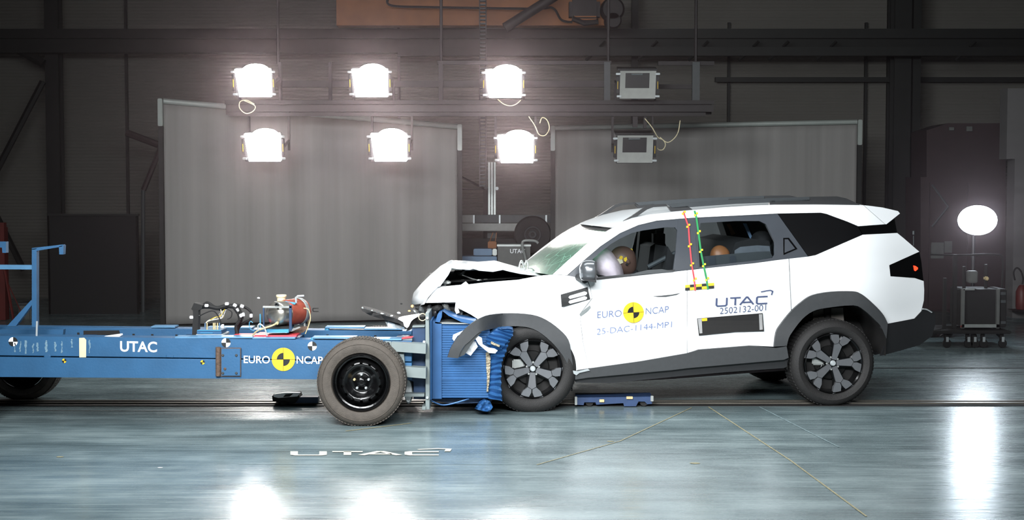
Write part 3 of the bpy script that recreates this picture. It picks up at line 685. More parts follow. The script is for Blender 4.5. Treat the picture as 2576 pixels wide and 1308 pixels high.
def floorlogo():
    L0, R0 = (740, 1146), (1125, 1146); r_ = None
    o = place2d('floor_lettering', strokes2d(WIDE, 0.26, 5.2), L0, (1107+16, 1146), (0, -9.5), ff, M_floorw, None)
    c = G(930, 1141); o.location = c
    for v in o.data.vertices: v.co -= c
    tag(o, 'wide white company lettering painted on the floor', 'lettering')
    s = place2d('swoosh', strokes2d([[(0.8, 1.5), (0.93, 1.75), (1.0, 1.6), (0.99, 1.0)]], 0.2, 5.2), L0, (1107+22, 1146), (0, -9.5), ff, M_floorw, None)
    for v in s.data.vertices: v.co -= c
    s.parent = o
floorlogo()

# blue release dolly on the rail, under the car
YD = G(1540, 1024).y
r = thing('rail_dolly', 'low blue dolly on the floor rail under the car sill', 'dolly', G(1545, 1024))
bm = BM(); pprism(bm, [(1450, 1000), (1642, 998), (1640, 1016), (1628, 1017), (1622, 1010), (1606, 1010), (1600, 1022), (1570, 1022), (1568, 1014), (1500, 1018), (1498, 1012), (1470, 1012), (1468, 1019), (1450, 1018)], YD, 0.25); dd = obj('frame', bm, mat('dolly_blue', (38, 60, 96), 0.5, 0.1, 0.15, 14), r)
for q in ((1446, 998, 1452, 1019), (1637, 996, 1644, 1010), (1508, 1005, 1520, 1012), (1576, 998, 1592, 1004)):
    bm = BM(); pbox(bm, *q, YD-0.015, 0.03, 0.002); obj('bracket', bm, M_alu if q[0] in (1446, 1637) else M_tan, r)
for x in (1483, 1620):
    bm = BM(); c_ = P(x, 1014, YD+0.02); c_.z = 0.035; lathe(bm, [(0, 0), (0.03, 0), (0.035, 0.01), (0.035, 0.03), (0, 0.03)], c_, seg=20); obj('roller', bm, M_matt, r)
# black guide shoe behind the trolley wheel
YS = G(740, 1020).y
r = thing('guide_shoe', 'black and white guide shoe riding the floor rail beside the trolley wheel', 'guide shoe', G(740, 1022))
bm = BM(); pprism(bm, [(684, 996), (750, 990), (754, 1000), (742, 1014), (712, 1018), (686, 1008)], YS, 0.16); obj('body', bm, M_matt, r)
bm = BM(); pprism(bm, [(690, 992), (716, 988), (755, 988), (748, 997), (700, 1001), (688, 998)], YS-0.03, 0.05); obj('cover', bm, M_clip, r)
bm = BM(); pprism(bm, [(718, 992), (738, 990), (728, 998), (712, 999)], YS-0.035, 0.02); obj('opening', bm, M_slot, r)
bm = BM(); pprism(bm, [(742, 999), (800, 999), (800, 1014), (742, 1014)], YS+0.02, 0.1); obj('tow_bar', bm, M_dkblue, r)
bm = BM(); pprism(bm, [(708, 1012), (722, 1012), (704, 1030), (698, 1034)], YS-0.02, 0.03); obj('sweeper', bm, M_matt, r)

# ================================================================== the white car
# car frame: U along the length (front to tail), Wd inwards from the side facing the camera, z up
CA, CB = G(1346, 1037), G(2100, 1022)
U = (CB - CA); U.z = 0; U.normalize(); Wd = Vector((-U.y, U.x, 0)); CO = Vector((CA.x, CA.y, 0)); WID = 1.80
def ray_w(px, py, w):
    d = px_dir(px, py); o = Vector((0, 0, CAMZ)); t = (w - (o-CO).dot(Wd)) / d.dot(Wd); return o + d*t
def uvw(p): q = p - CO; return q.dot(U), q.dot(Wd), p.z
def xyz(u, w, z): return CO + U*u + Wd*w + Vector((0, 0, z))
uF = uvw(ray_w(1330, 700, 0))[0]; uR = uvw(ray_w(2140, 700, 0.05))[0]
uA = uvw(ray_w(1500, 700, 0))[0]
def belt(u): return 1.075 + 0.035*(u-uA)
def wsurf(u, z):
    w = 0.0
    b = belt(u)
    if z > b: w += 0.36*(z-b) + 0.12*(z-b)**2
    elif z < 0.55: w += 0.12*(0.55-z)
    w += 0.035*math.exp(-((z-b)/0.10)**2)*0.6
    w += 0.02*math.exp(-((z-0.72)/0.12)**2) * (1 if u > 0.5 else 0.3)
    if u < uF: w += 0.16*((uF-u)/0.9)**2
    if u > uR: w += 0.30*(1-math.exp(-2.4*(u-uR)**2))
    return w
def cmap(off=0.0, fn=wsurf):
    def f(px, py):
        w = 0.05
        for _ in range(6):
            u, _w, z = uvw(ray_w(px, py, w)); w = fn(u, z) + off
        return ray_w(px, py, w)
    return f
def far(p):
    u, w, z = uvw(p); return xyz(u, WID - w, z)
car = thing('crashed_car', 'white family car with crumpled bonnet running into the blue barrier', 'car', tuple((CA+CB)/2))
def panel(name, poly, m, holes=(), off=0.0, th=0.02, parent=car, fn=wsurf, step=16, both=True, label=None, sm=35):
    f = cmap(off, fn); v, t = tess(poly, holes, step)
    front = [f(*p) for p in v]; back = []
    for p in front:
        u, w, z = uvw(p); back.append(xyz(u, w+th, z))
    bm = BM(); shell(bm, front, t, back); o = obj(name, bm, m, parent, label, sm)
    if both:
        bm = BM(); shell(bm, [far(p) for p in front], t, [far(p) for p in back]); obj(name, bm, m, parent if parent is car else (parent.get('twin_obj') or car), label, sm)
    return o
ARCF = [(1438, 895), (1430, 855), (1408, 829), (1375, 805), (1339, 792), (1284, 788), (1232, 792), (1203, 803)]
ARCR = [(1948, 872), (1952.6, 837), (1964, 816.5), (1991, 783), (2018, 759), (2045, 742.5), (2092, 734), (2146, 733), (2163, 737.5), (2180, 749), (2206, 773), (2223, 793), (2233.5, 814)]
ARCRi = [(1979.5, 870), (1984.5, 850), (1994.6, 833), (2018, 803), (2045, 783), (2079, 774.5), (2146, 768), (2173, 779.5), (2203, 806.5), (2217, 823), (2230, 853)]
# dented surface in front: fender bulges where it was hit
def wfend(u, z):
    w = wsurf(u, z); return w + 0.012*sin(u*9)*math.exp(-((z-0.85)/0.2)**2)
panel('front_fender', [(1100, 722), (1160, 716.5), (1172, 708), (1179, 715.5), (1225, 710), (1305, 703.7), (1340, 697), (1368, 693), (1392, 691), (1427, 693), (1466, 701), (1477, 706), (1484, 722), (1489, 750), (1458, 790), (1466, 860), (1481, 926), (1454, 932), (1444, 940)] + ARCF + [(1184, 791), (1151, 774), (1146, 760), (1069, 762)], M_white, fn=wfend, both=False)
panel('far_fender', [(1060, 722), (1305, 703.7), (1392, 691), (1481, 706), (1484, 926), (1444, 940)] + ARCF + [(1180, 850), (1060, 762)], M_white, off=WID-0.02, th=-0.0001, both=False, fn=lambda u, z: -wsurf(u, z), step=25)
def wdoor(u, z):
    """door face, dented at its leading edge"""
    w = wsurf(u, z); c = uvw(ray_w(1478, 775, 0)); 
    return w + 0.015*math.exp(-(((u-c[0])/0.05)**2)-(((z-c[2])/0.09)**2)) + 0.012*math.exp(-((z-0.62)/0.06)**2)
fd = panel('front_door', [(1479, 705), (1503, 704), (1600, 694), (1697.6, 683.5), (1728.3, 680), (1728.3, 888), (1612, 909), (1518, 922), (1481.5, 926), (1466.8, 860), (1458.7, 790), (1489.7, 751), (1485, 722)], M_white, fn=wdoor, step=9)
rd = panel('rear_door', [(1729.5, 680), (1899, 662), (1951, 655), (1984, 651), (1988, 740), (1990, 783)] + ARCR[2:0:-1] + [(1948, 872), (1884, 869), (1756, 879), (1729.5, 888)], M_white, step=9)
panel('rear_quarter_panel', [(1986, 650.8), (2033, 645.6), (2052, 642), (2169.5, 591), (2171, 590.5), (2257, 586), (2272, 598), (2287, 611), (2312.5, 633), (2237, 667), (2240, 695), (2301, 699.5), (2323.6, 707), (2325, 730), (2324, 756), (2317.5, 783), (2301, 801), (2233.5, 814)] + ARCR[-2:3:-1] + [(1992, 782), (1990, 740)], M_white)
panel('roof_side_rail', [(1392, 690), (1430, 655), (1468, 622), (1490, 605), (1514, 589), (1554, 566), (1594, 550), (1636, 540), (1698, 533), (1743, 529), (1820, 522), (1899, 517), (1951, 515.5), (2052, 515), (2172, 516.5), (2226, 564), (2159, 569), (2132, 557.5), (2079, 538), (2065, 535), (1956, 537), (1899, 540), (1753, 547), (1710, 550), (1652, 555), (1606, 566), (1560, 586), (1511, 619), (1471, 653), (1427, 692)], M_white, step=12)
# window frames and glass
ff_ = panel('front_window_frame', [(1428, 693), (1471, 654), (1511, 620), (1560, 587), (1606, 567), (1652, 556), (1710, 551), (1727, 550), (1726, 680), (1697, 683.5), (1502, 704), (1479, 704)], M_frame,
            [[(1505, 697), (1500, 690), (1491, 652), (1511, 634), (1538, 613), (1560, 600), (1590, 586), (1618, 579.5), (1676, 571.5), (1698, 572), (1704, 580), (1702, 620), (1694, 680), (1600, 688)]], off=0.004, th=0.03)
panel('b_pillar_cover', [(1706, 552), (1756, 549), (1750, 600), (1757, 676), (1697, 682)], M_frame, off=0.0, th=0.02)
fr_ = panel('rear_window_frame', [(1730, 549), (1753, 548), (1899, 541), (1956, 538), (2033, 645.5), (1951, 654.5), (1899, 661), (1729, 680)], M_frame,
            [[(1762, 561), (1850, 556), (1910.5, 556), (1927, 564), (1949, 608), (1949, 641), (1944, 649), (1899, 656), (1850, 661), (1760, 672), (1756, 610)]], off=0.004, th=0.03)
panel('front_window_glass', [(1505, 697), (1500, 690), (1491, 652), (1511, 634), (1538, 613), (1560, 600), (1590, 586), (1618, 579.5), (1676, 571.5), (1698, 572), (1704, 580), (1702, 620), (1694, 680), (1600, 688)], M_glass, off=0.018, th=0.004)
panel('rear_window_glass', [(1762, 561), (1850, 556), (1910.5, 556), (1927, 564), (1949, 608), (1949, 641), (1944, 649), (1899, 656), (1850, 661), (1760, 672), (1756, 610)], M_glass, off=0.018, th=0.004)
panel('rear_quarter_glass', [(1957, 538), (2065, 536), (2079, 539), (2132, 558.5), (2158, 570), (2169, 591), (2052, 641), (2034, 645)], M_priv, off=0.004, step=20)
panel('pillar_emblem_recess', [(1970.5, 598.5), (1984.5, 598), (2006, 626), (1971, 641)], M_black, off=-0.001, th=0.004, both=False)
panel('pillar_emblem', [(1974, 602), (1982, 602), (2000, 625), (1974, 636)], M_frame, off=-0.004, th=0.006, both=False)
panel('tailgate_window_band', [(2160, 569.5), (2230, 565), (2250, 550), (2257, 586), (2171, 590)], M_black, off=0.01)
panel('tail_lamp', [(2238, 667), (2313, 634), (2318, 660), (2323, 706.5), (2301, 699), (2241, 694.5)], M_black, off=-0.002)
panel('lamp_bulb', [(2298, 668), (2303, 669), (2309, 673), (2309, 677), (2303, 682), (2300, 680)], M_tailred, off=-0.006, th=0.003, both=False)
panel('lower_window_strip', [(1502, 704), (1600, 693.5), (1697, 683), (1697, 678), (1600, 688.5), (1502, 699)], M_cladk, off=-0.006, th=0.01)
# window sill of the front door: folded shiny strip
bm = BM(); f = cmap(0.10); pts = [(1590, 691), (1625, 682), (1660, 678), (1690, 682)]
prism(bm, [(1585, 693), (1600, 686), (1630, 679), (1665, 677), (1692, 682), (1694, 684)], cmap(-0.01), cmap(0.12)); obj('bent_sill_strip', bm, M_trimg, car)
# spoiler
bm = BM()
sp0 = [(2173, 516.5), (2190, 518), (2220, 522), (2259, 531), (2264, 537), (2230, 564), (2227, 564)]
def loft2(bm, near, farr, n=10, crown=0.0):
    """bridge near and far point lists (same length) across the car"""
    rows = []
    for i in range(n+1):
        t = i/n; rows.append([bm.verts.new(a.lerp(b, t) + Vector((0, 0, crown*sin(pi*t)))) for a, b in zip(near, farr)])
    for i in range(n):
        for k in range(len(near)-1): bm.faces.new((rows[i][k], rows[i][k+1], rows[i+1][k+1], rows[i+1][k]))
    return rows
f = cmap(0.0); nr = [f(*p) for p in sp0]; rows = loft2(bm, nr, [far(p) for p in nr], 12, 0.015)
bm.faces.new(rows[0]); bm.faces.new(rows[-1][::-1]); obj('spoiler', bm, M_white, car)
# roof
f = cmap(0.0)
top = [(1540, 573), (1554, 566), (1594, 550), (1636, 540), (1698, 533), (1743, 529), (1820, 522), (1899, 517), (1951, 515.5), (2052, 515), (2110, 515.7), (2173, 516.5)]
nr = [f(*p) + Vector((0, 0, 0.0)) for p in top]; rows = []; bm = BM()
for i in range(17):
    t = i/16; s = min(1, min(t, 1-t)*6); cz = 0.008*s + 0.018*sin(pi*t)
    rows.append([bm.verts.new(a.lerp(far(a), t) + Vector((0, 0, cz*min(1, 0.25+k*0.3))) + U*(-0.10*sin(pi*t) if k == 0 else (-0.05*sin(pi*t) if k == 1 else 0))) for k, a in enumerate(nr)])
for i in range(16):
    for k in range(len(nr)-1): bm.faces.new((rows[i][k], rows[i][k+1], rows[i+1][k+1], rows[i+1][k]))
obj('roof', bm, M_white, car)
# roof rails
def railp(off): return lambda x, y: ray_w(x, y, wsurf(0.8, 1.66) + off)
RW = uvw(f(1850, 517))[1] + 0.03
for far_ in (False, True):
    def rp(x, y, w=0.0):
        p = ray_w(x, y, RW + w); return far(p) if far_ else p
    def rpr(poly, d=0.04, name=None, m=None, par=car):
        bm = BM(); v, t = tess(poly, (), 1e9); a = [rp(*q) for q in v]; b = [rp(q[0], q[1]) + Wd*(d if not far_ else -d) for q in v]
        shell(bm, a, t, b); return obj(name, bm, m, par)
    rl = rpr([(1678, 514), (1740, 509), (1850, 502), (1950, 498), (2037, 495), (2037, 505), (1950, 509), (1850, 513), (1740, 521), (1692, 523)], 0.035, 'roof_rail', mat('roof_rail_silver', (70, 74, 77), 0.35, 0.4, 0.05, 10))
    rpr([(1551, 566), (1590, 543), (1624, 520), (1640, 515), (1676, 513), (1679, 519), (1644, 521), (1628, 527), (1596, 549), (1560, 568)], 0.035, 'rail_foot', M_cladk, rl)
    rpr([(1679, 518), (1690, 522), (1730, 518), (1742, 527), (1688, 531)], 0.04, 'rail_foot', M_cladk, rl)
    rpr([(1938, 504), (2038, 502), (2036, 495), (2106, 494), (2129, 499), (2163, 514.5), (2160, 517), (1936, 516)], 0.04, 'rail_foot', M_cladk, rl)
# windscreen with the black top band
f = cmap(0.03)
base = f(1394, 692); topn = f(1541, 576); gl = []; bm = BM(); rows = []
for i in range(19):
    t = i/18; row = []
    for k in range(9):
        s = k/8; p = base.lerp(topn, s); p = p + U*(0.0) + Vector((0, 0, 0.02*sin(pi*s))); q = p.lerp(far(p), t) - U*(0.16*(1-s*0.5)*sin(pi*t)); row.append(bm.verts.new(q))
    rows.append(row)
for i in range(18):
    for k in range(8): bm.faces.new((rows[i][k], rows[i][k+1], rows[i+1][k+1], rows[i+1][k]))
ws = obj('windscreen', bm, M_wind, car)
bm = BM(); pr = None
for i in range(19):
    t = i/18; c = [base.lerp(topn, s) for s in (0.93, 1.0)]; cur = [bm.verts.new(p.lerp(far(p), t) - U*(0.16*0.53*sin(pi*t)) + Vector((0, 0, 0.008))) for p in c]
    if pr: bm.faces.new((pr[0], pr[1], cur[1], cur[0]))
    pr = cur
obj('windscreen_header', bm, M_cladk, ws)
# dashboard top & scuttle
bm = BM(); a = ray_w(1400, 705, 0.1); b = ray_w(1560, 700, 0.1)
vs = [a - U*0.05, a + Vector((0, 0, 0.05)) + U*0.25, b, b - Vector((0, 0, 0.3)), a - Vector((0, 0, 0.3))]
loft2(bm, vs + vs[:1], [p + Wd*1.58 for p in vs + vs[:1]], 4); obj('dashboard', bm, M_seat, car)
# wipers broken loose by the bonnet edge
bm = BM(); tube(bm, curvepts([ray_w(1306, 672, 0.75), ray_w(1309, 660, 0.75), ray_w(1313, 656, 0.75), ray_w(1316, 664, 0.75), ray_w(1320, 676, 0.75)]), 0.008, 6)
tube(bm, curvepts([ray_w(1312, 660, 0.7), ray_w(1320, 666, 0.7), ray_w(1324, 655, 0.7), ray_w(1328, 668, 0.7), ray_w(1324, 684, 0.7)]), 0.007, 6); obj('bent_wiper_linkage', bm, M_alu, car)

# bonnet, buckled upwards
N = [(1066, 766), (1076, 748), (1087, 735), (1100, 722), (1116, 697), (1133, 674)]
Cc = [(1037, 764), (1041, 747), (1060, 723), (1085, 697), (1112, 673), (1142, 656)]
def hp(p, w): return ray_w(p[0], p[1], w)
bm = BM(); cols = []
for n_, c_ in zip(N, Cc):
    a = hp(n_, 0.10); b = hp(c_, 0.62); u0 = uvw(a); u1 = uvw(b); col = []
    for i in range(25):
        w = 0.10 + 1.56*i/24
        if w < 0.62:
            t = (w-0.10)/0.52; tt = sin(t*pi/2); u = u0[0]+(u1[0]-u0[0])*tt; z = u0[2]+(u1[2]-u0[2])*tt
        else:
            t = (w-0.62)/1.04; u = u1[0]+(u0[0]+0.12-u1[0])*t*t; z = u1[2]-(u1[2]-0.98)*t*t*0.9
        col.append(bm.verts.new(xyz(u, w, z + 0.006*sin(w*14+u0[0]*6))))
    cols.append(col)
for k in range(len(cols)-1):
    for i in range(24): bm.faces.new((cols[k][i], cols[k+1][i], cols[k+1][i+1], cols[k][i+1]))
hf = obj('bonnet', bm, M_white, car, None, 50); hf.modifiers.new('thick', 'SOLIDIFY').thickness = 0.006
# rear part of the bonnet: from the fold back to the windscreen
Cn = [(1142, 656), (1174, 657), (1210, 660), (1251, 657), (1268, 662), (1302, 671), (1339, 681), (1360, 690)]
Nn = [(1138, 662), (1174, 665), (1210, 668), (1250, 671), (1275, 676), (1310, 683), (1340, 690), (1362, 695)]
bm = BM(); cols = []
for c_, n_ in zip(Cn, Nn):
    a = uvw(hp(n_, 0.16)); b = uvw(hp(c_, 0.62)); col = []
    for i in range(25):
        w = 0.16 + 1.5*i/24
        if w < 0.62: t = sin((w-0.16)/0.46*pi/2); u = a[0]+(b[0]-a[0])*t; z = a[2]+(b[2]-a[2])*t
        else: t = (w-0.62)/1.04; u = b[0]+(a[0]-b[0])*t*0.3; z = b[2]-(b[2]-1.0)*t*t*0.7
        col.append(bm.verts.new(xyz(u, w, z)))
    cols.append(col)
for k in range(len(cols)-1):
    for i in range(24): bm.faces.new((cols[k][i], cols[k+1][i], cols[k+1][i+1], cols[k][i+1]))
o = obj('bonnet_rear_fold', bm, M_white, car, None, 50); o.modifiers.new('thick', 'SOLIDIFY').thickness = 0.006
# turned-down edge flange of the bonnet
def wflat(w): return lambda x, y: ray_w(x, y, w)
M_under = mat('bonnet_underside', (168, 172, 172), 0.4, 0, 0.03, 8)
bm = BM(); prism(bm, [(1133, 674), (1140, 659), (1174, 663), (1210, 667), (1250, 670), (1275, 675), (1310, 682), (1340, 689), (1362, 694), (1330, 692), (1308, 689), (1280, 683), (1265, 679), (1240, 684), (1205, 681), (1190, 676), (1183, 679), (1150, 677)], wflat(0.12), wflat(0.16)); obj('bonnet_flange', bm, M_under, car)
bm = BM(); prism(bm, [(1100, 722), (1131, 673), (1136, 676), (1128, 692), (1107, 721)], wflat(0.08), wflat(0.13)); obj('bonnet_flange', bm, M_under, car)
# engine bay behind the opening
bm = BM(); vs = [ray_w(1085, 740, 0.2), ray_w(1110, 712, 0.2), ray_w(1300, 700, 0.2), ray_w(1440, 700, 0.2), ray_w(1440, 900, 0.2), ray_w(1250, 900, 0.2), ray_w(1235, 800, 0.2), ray_w(1085, 800, 0.2)]
loft2(bm, vs + vs[:1], [p + Wd*1.4 for p in vs + vs[:1]], 2); bm.verts.ensure_lookup_table(); obj('engine_block', bm, M_matt, car)
bm = BM(); vs = [ray_w(1145, 680, 1.35), ray_w(1310, 686, 1.35), ray_w(1320, 720, 1.35), ray_w(1110, 740, 1.35)]
bm.faces.new([bm.verts.new(v) for v in vs]); bm2 = bmesh.ops.extrude_face_region(bm, geom=bm.faces[:]); bmesh.ops.translate(bm, verts=[g_ for g_ in bm2['geom'] if isinstance(g_, bmesh.types.BMVert)], vec=Wd*0.03); obj('inner_wing', bm, M_matt, car)
random.seed(3)
for i in range(16):
    x = 1112 + 10*i + random.uniform(-4, 4); y = 716 - (x-1110)*0.065 + random.uniform(-5, 1); w = random.uniform(0.2, 0.5); c = ray_w(x, y, w); s = random.uniform(0.012, 0.03)
    t = BM(); bmesh.ops.create_icosphere(t, subdivisions=1, radius=s); bm = BM(); merge(bm, t, Matrix.Translation(c) @ Matrix.Rotation(i, 4, 'X') @ Matrix.Diagonal((1.6, 0.8, 0.7, 1)))
    obj('engine_component', bm, [M_trimg, M_alu, M_matt, M_greyb][i % 4], car, None, 0)
bm = BM(); tube(bm, [ray_w(1163, 692, 0.4), ray_w(1190, 702, 0.35), ray_w(1217, 708, 0.3)], 0.005, 6); obj('bonnet_stay', bm, M_alu, car)
bm = BM(); tube(bm, curvepts([ray_w(1150, 684, 0.6), ray_w(1158, 690, 0.5), ray_w(1168, 684, 0.5), ray_w(1165, 678, 0.6)]), 0.012, 6); obj('bonnet_hinge', bm, M_trimg, car)
# wrecked nose under the wing
bm = BM(); prism(bm, [(1042, 768), (1069, 763), (1146, 762), (1150, 780), (1140, 800), (1118, 802), (1095, 800), (1080, 792), (1062, 786), (1050, 778)], wflat(0.22), wflat(1.5), (), 30)
for v in bm.verts: v.co += Vector((random.uniform(-1, 1), random.uniform(-1, 1), random.uniform(-1, 1)))*0.006
obj('crushed_nose', bm, M_matt, car, None, 0)
for i, (x, y, s, m) in enumerate([(1052, 775, .018, M_matt), (1060, 782, .03, M_trimg), (1078, 778, .03, M_cladk), (1100, 775, .035, M_matt), (1122, 772, .03, M_greyb), (1158, 792, .03, M_trimg), (1170, 800, .035, M_trimg), (1045, 784, .015, M_alu), (1092, 790, .03, M_cladk), (1136, 792, .03, M_matt), (1182, 803, .02, M_clip)]):
    t = BM(); bmesh.ops.create_icosphere(t, subdivisions=2, radius=s)
    for v in t.verts: v.co *= 1 + 0.35*noise.noise(v.co*60 + Vector((i, 0, 0)))
    bm = BM(); merge(bm, t, Matrix.Translation(ray_w(x, y, 0.16)) @ Matrix.Rotation(i, 4, 'Y') @ Matrix.Diagonal((1.4, 1, 0.8, 1))); obj('headlamp_debris', bm, m, car, None, 0)
bm = BM(); prism(bm, [(1146, 762), (1152, 774), (1156, 786), (1148, 790), (1144, 780)], wflat(0.05), wflat(0.09)); obj('torn_wing_tab', bm, M_wht, car)
bm = BM(); t = BM(); bmesh.ops.create_icosphere(t, subdivisions=2, radius=0.010); merge(bm, t, Matrix.Translation(ray_w(1037, 770, 0.25))); obj('lit_indicator_bulb', bm, M_spark, car)
# flares
def wflare(u, z):
    """the torn front flare swings out towards the camera at its tip"""
    w = wsurf(u, z); c = uvw(ray_w(1235, 800, 0))[0]
    t = min(1, max(0, (c+0.12-u)/0.24)); t = t*t*(3-2*t); return w - 0.26*t - (0.12*((c-u)/0.35) if u < c else 0)
FI = [(1153, 901), (1159, 884), (1170, 868), (1181, 859), (1203, 838), (1220, 831), (1240, 827), (1276, 821), (1320, 822), (1353, 833), (1386, 859), (1408, 884), (1427, 914), (1438, 950)]
FO = [(1443, 936)] + ARCF + [(1181, 818), (1159, 840), (1137, 870), (1126, 899)]
sm_ = lambda l: [(p.x, p.y) for p in curvepts([(x, y, 0) for x, y in l], 3)]
panel('front_wheel_flare', sm_(FI) + sm_(FO), M_clad, off=-0.03, th=0.03, fn=wflare, both=False, step=12, sm=30)
bm = BM(); prism(bm, [(1153, 899), (1159, 884), (1170, 868), (1181, 858), (1203, 837), (1213, 834), (1200, 848), (1186, 866), (1176, 882), (1168, 893)], cmap(-0.015, wflare), cmap(0.03, wflare)); obj('flare_inner_lip', bm, M_trimg, car)
panel('rear_wheel_flare', sm_(ARCRi)[::-1] + sm_(ARCR), M_clad, off=-0.03, th=0.035, step=12, sm=30)
# the near sill, black with a kink
panel('sill_cladding', [(1447, 936), (1454, 931), (1518, 922), (1612, 909), (1728, 889), (1756.5, 880.5), (1884, 870), (1952, 875.5), (1979, 871), (1984, 900), (1972, 905), (1730, 926), (1690, 931), (1480, 950), (1447, 955)], M_clad, off=-0.02, th=0.03, step=14)
panel('sill_lower_edge', [(1440, 950), (1480, 950), (1690, 931), (1730, 926), (1972, 905), (1984, 902), (1980, 922), (1972, 926), (1830, 936), (1692, 948), (1534, 964), (1450, 962)], M_cladk, off=0.02, th=0.05, step=20)
panel('sill_end_bracket', [(1441, 932), (1453, 934), (1480, 928), (1484, 932), (1458, 938), (1450, 944), (1443, 940)], M_clip, off=-0.035, th=0.01, both=False)
panel('underbody_rail', [(1535, 958), (1694, 948), (1850, 936), (1975, 927), (1975, 932), (1850, 941), (1694, 953), (1536, 962)], M_maroon, off=0.12, th=0.05, both=False)
# rear bumper
def wb(u, z): return wsurf(u, z) - 0.01
bmp = [(2233.5, 814.5), (2301, 801.5), (2318, 783.5), (2322, 776), (2335, 777), (2348, 783), (2353, 792), (2353, 815), (2345, 845), (2314, 868), (2265, 882), (2216, 895), (2226, 870), (2231, 853), (2218, 823)]
panel('rear_bumper', bmp, mat('bumper_black_plastic', (26, 27, 29), 0.55, 0, 0.08, 30), off=-0.01, th=0.03)
bm = BM(); tube(bm, curvepts([cmap(-0.02)(2321, 777), cmap(-0.02)(2332, 779), cmap(-0.02)(2344, 786)]), 0.006, 6); obj('bumper_edge_strip', bm, M_clip, car)  # thin pale tube along the bumper's upper edge
bm = BM(); tube(bm, [ray_w(2298, 618, 0.3), ray_w(2298, 593, 0.3)], 0.004, 6); lathe(bm, [(0, 0), (0.01, 0), (0.01, 0.03), (0, 0.03)], ray_w(2298, 590, 0.3), axis=(0, 0, 1), seg=10); obj('target_rod', bm, M_trimg, car)
# tail closure
tp = [(2230, 565), (2257, 587), (2272, 599), (2287, 612), (2312, 633), (2318, 660), (2323, 706), (2325, 730), (2324, 756), (2317, 783), (2345, 784), (2352, 800), (2345, 843), (2314, 867), (2216, 894)]
f = cmap(0.012); nr = [f(*p) for p in tp]; bm = BM(); loft2(bm, nr[:10], [far(p) for p in nr[:10]], 10); obj('tailgate', bm, M_white, car); nr = [p + Wd*0.04 - U*0.03 for p in nr]
bm = BM(); loft2(bm, nr[9:], [far(p) for p in nr[9:]], 10); obj('bumper_centre', bm, mat('bumper_black_plastic', (26, 27, 29)), car)
bm = BM(); g0 = cmap(0.02); loft2(bm, [g0(2245, 552), g0(2256, 586)], [far(g0(2245, 552)), far(g0(2256, 586))], 8); obj('rear_window', bm, M_priv, car)
# underbody and wheel wells
def extr(name, poly, w0, w1, m, label=None):
    bm = BM(); prism(bm, poly, wflat(w0), lambda x, y: ray_w(x, y, w0) + Wd*(w1-w0)); return obj(name, bm, m, car, label)
extr('floor_pan', [(1440, 935), (1440, 905), (1950, 872), (1985, 890), (1985, 915), (1730, 930)], 0.12, WID-0.12, M_matt)
extr('rear_floor', [(2225, 790), (2300, 780), (2330, 800), (2300, 862), (2232, 880)], 0.25, WID-0.25, M_matt)
def well(name, pts, w1):
    bm = BM(); n = [ray_w(*p, 0.03) for p in pts]; b = [p + Wd*w1 for p in n]
    vs = [bm.verts.new(p) for p in n]; vb = [bm.verts.new(p) for p in b]
    for i in range(len(vs)-1): bm.faces.new((vs[i], vs[i+1], vb[i+1], vb[i]))
    bm.faces.new(vb); o = obj(name, bm, M_matt, car); return o
well('front_wheel_well', [(1245, 1000), (1240, 900), (1245, 850), (1276, 820), (1320, 821), (1353, 832), (1386, 858), (1408, 883), (1427, 913), (1440, 950), (1440, 985)], 0.42)
well('rear_wheel_well', [(1982, 930)] + ARCRi + [(2228, 895)], 0.5)
for q in ((2045, 2073), (2091, 2121)):
    bm = BM(); prism(bm, [(q[0], 775), (q[1], 774), (q[1]+2, 806), (q[0], 806)], wflat(0.3), wflat(0.36)); obj('suspension_plate', bm, mat('suspension_grey', (92, 88, 84), 0.6), car)
bm = BM(); tube(bm, [ray_w(2080, 770, 0.3), ray_w(2084, 900, 0.3)], 0.03, 10); obj('damper', bm, M_matt, car)

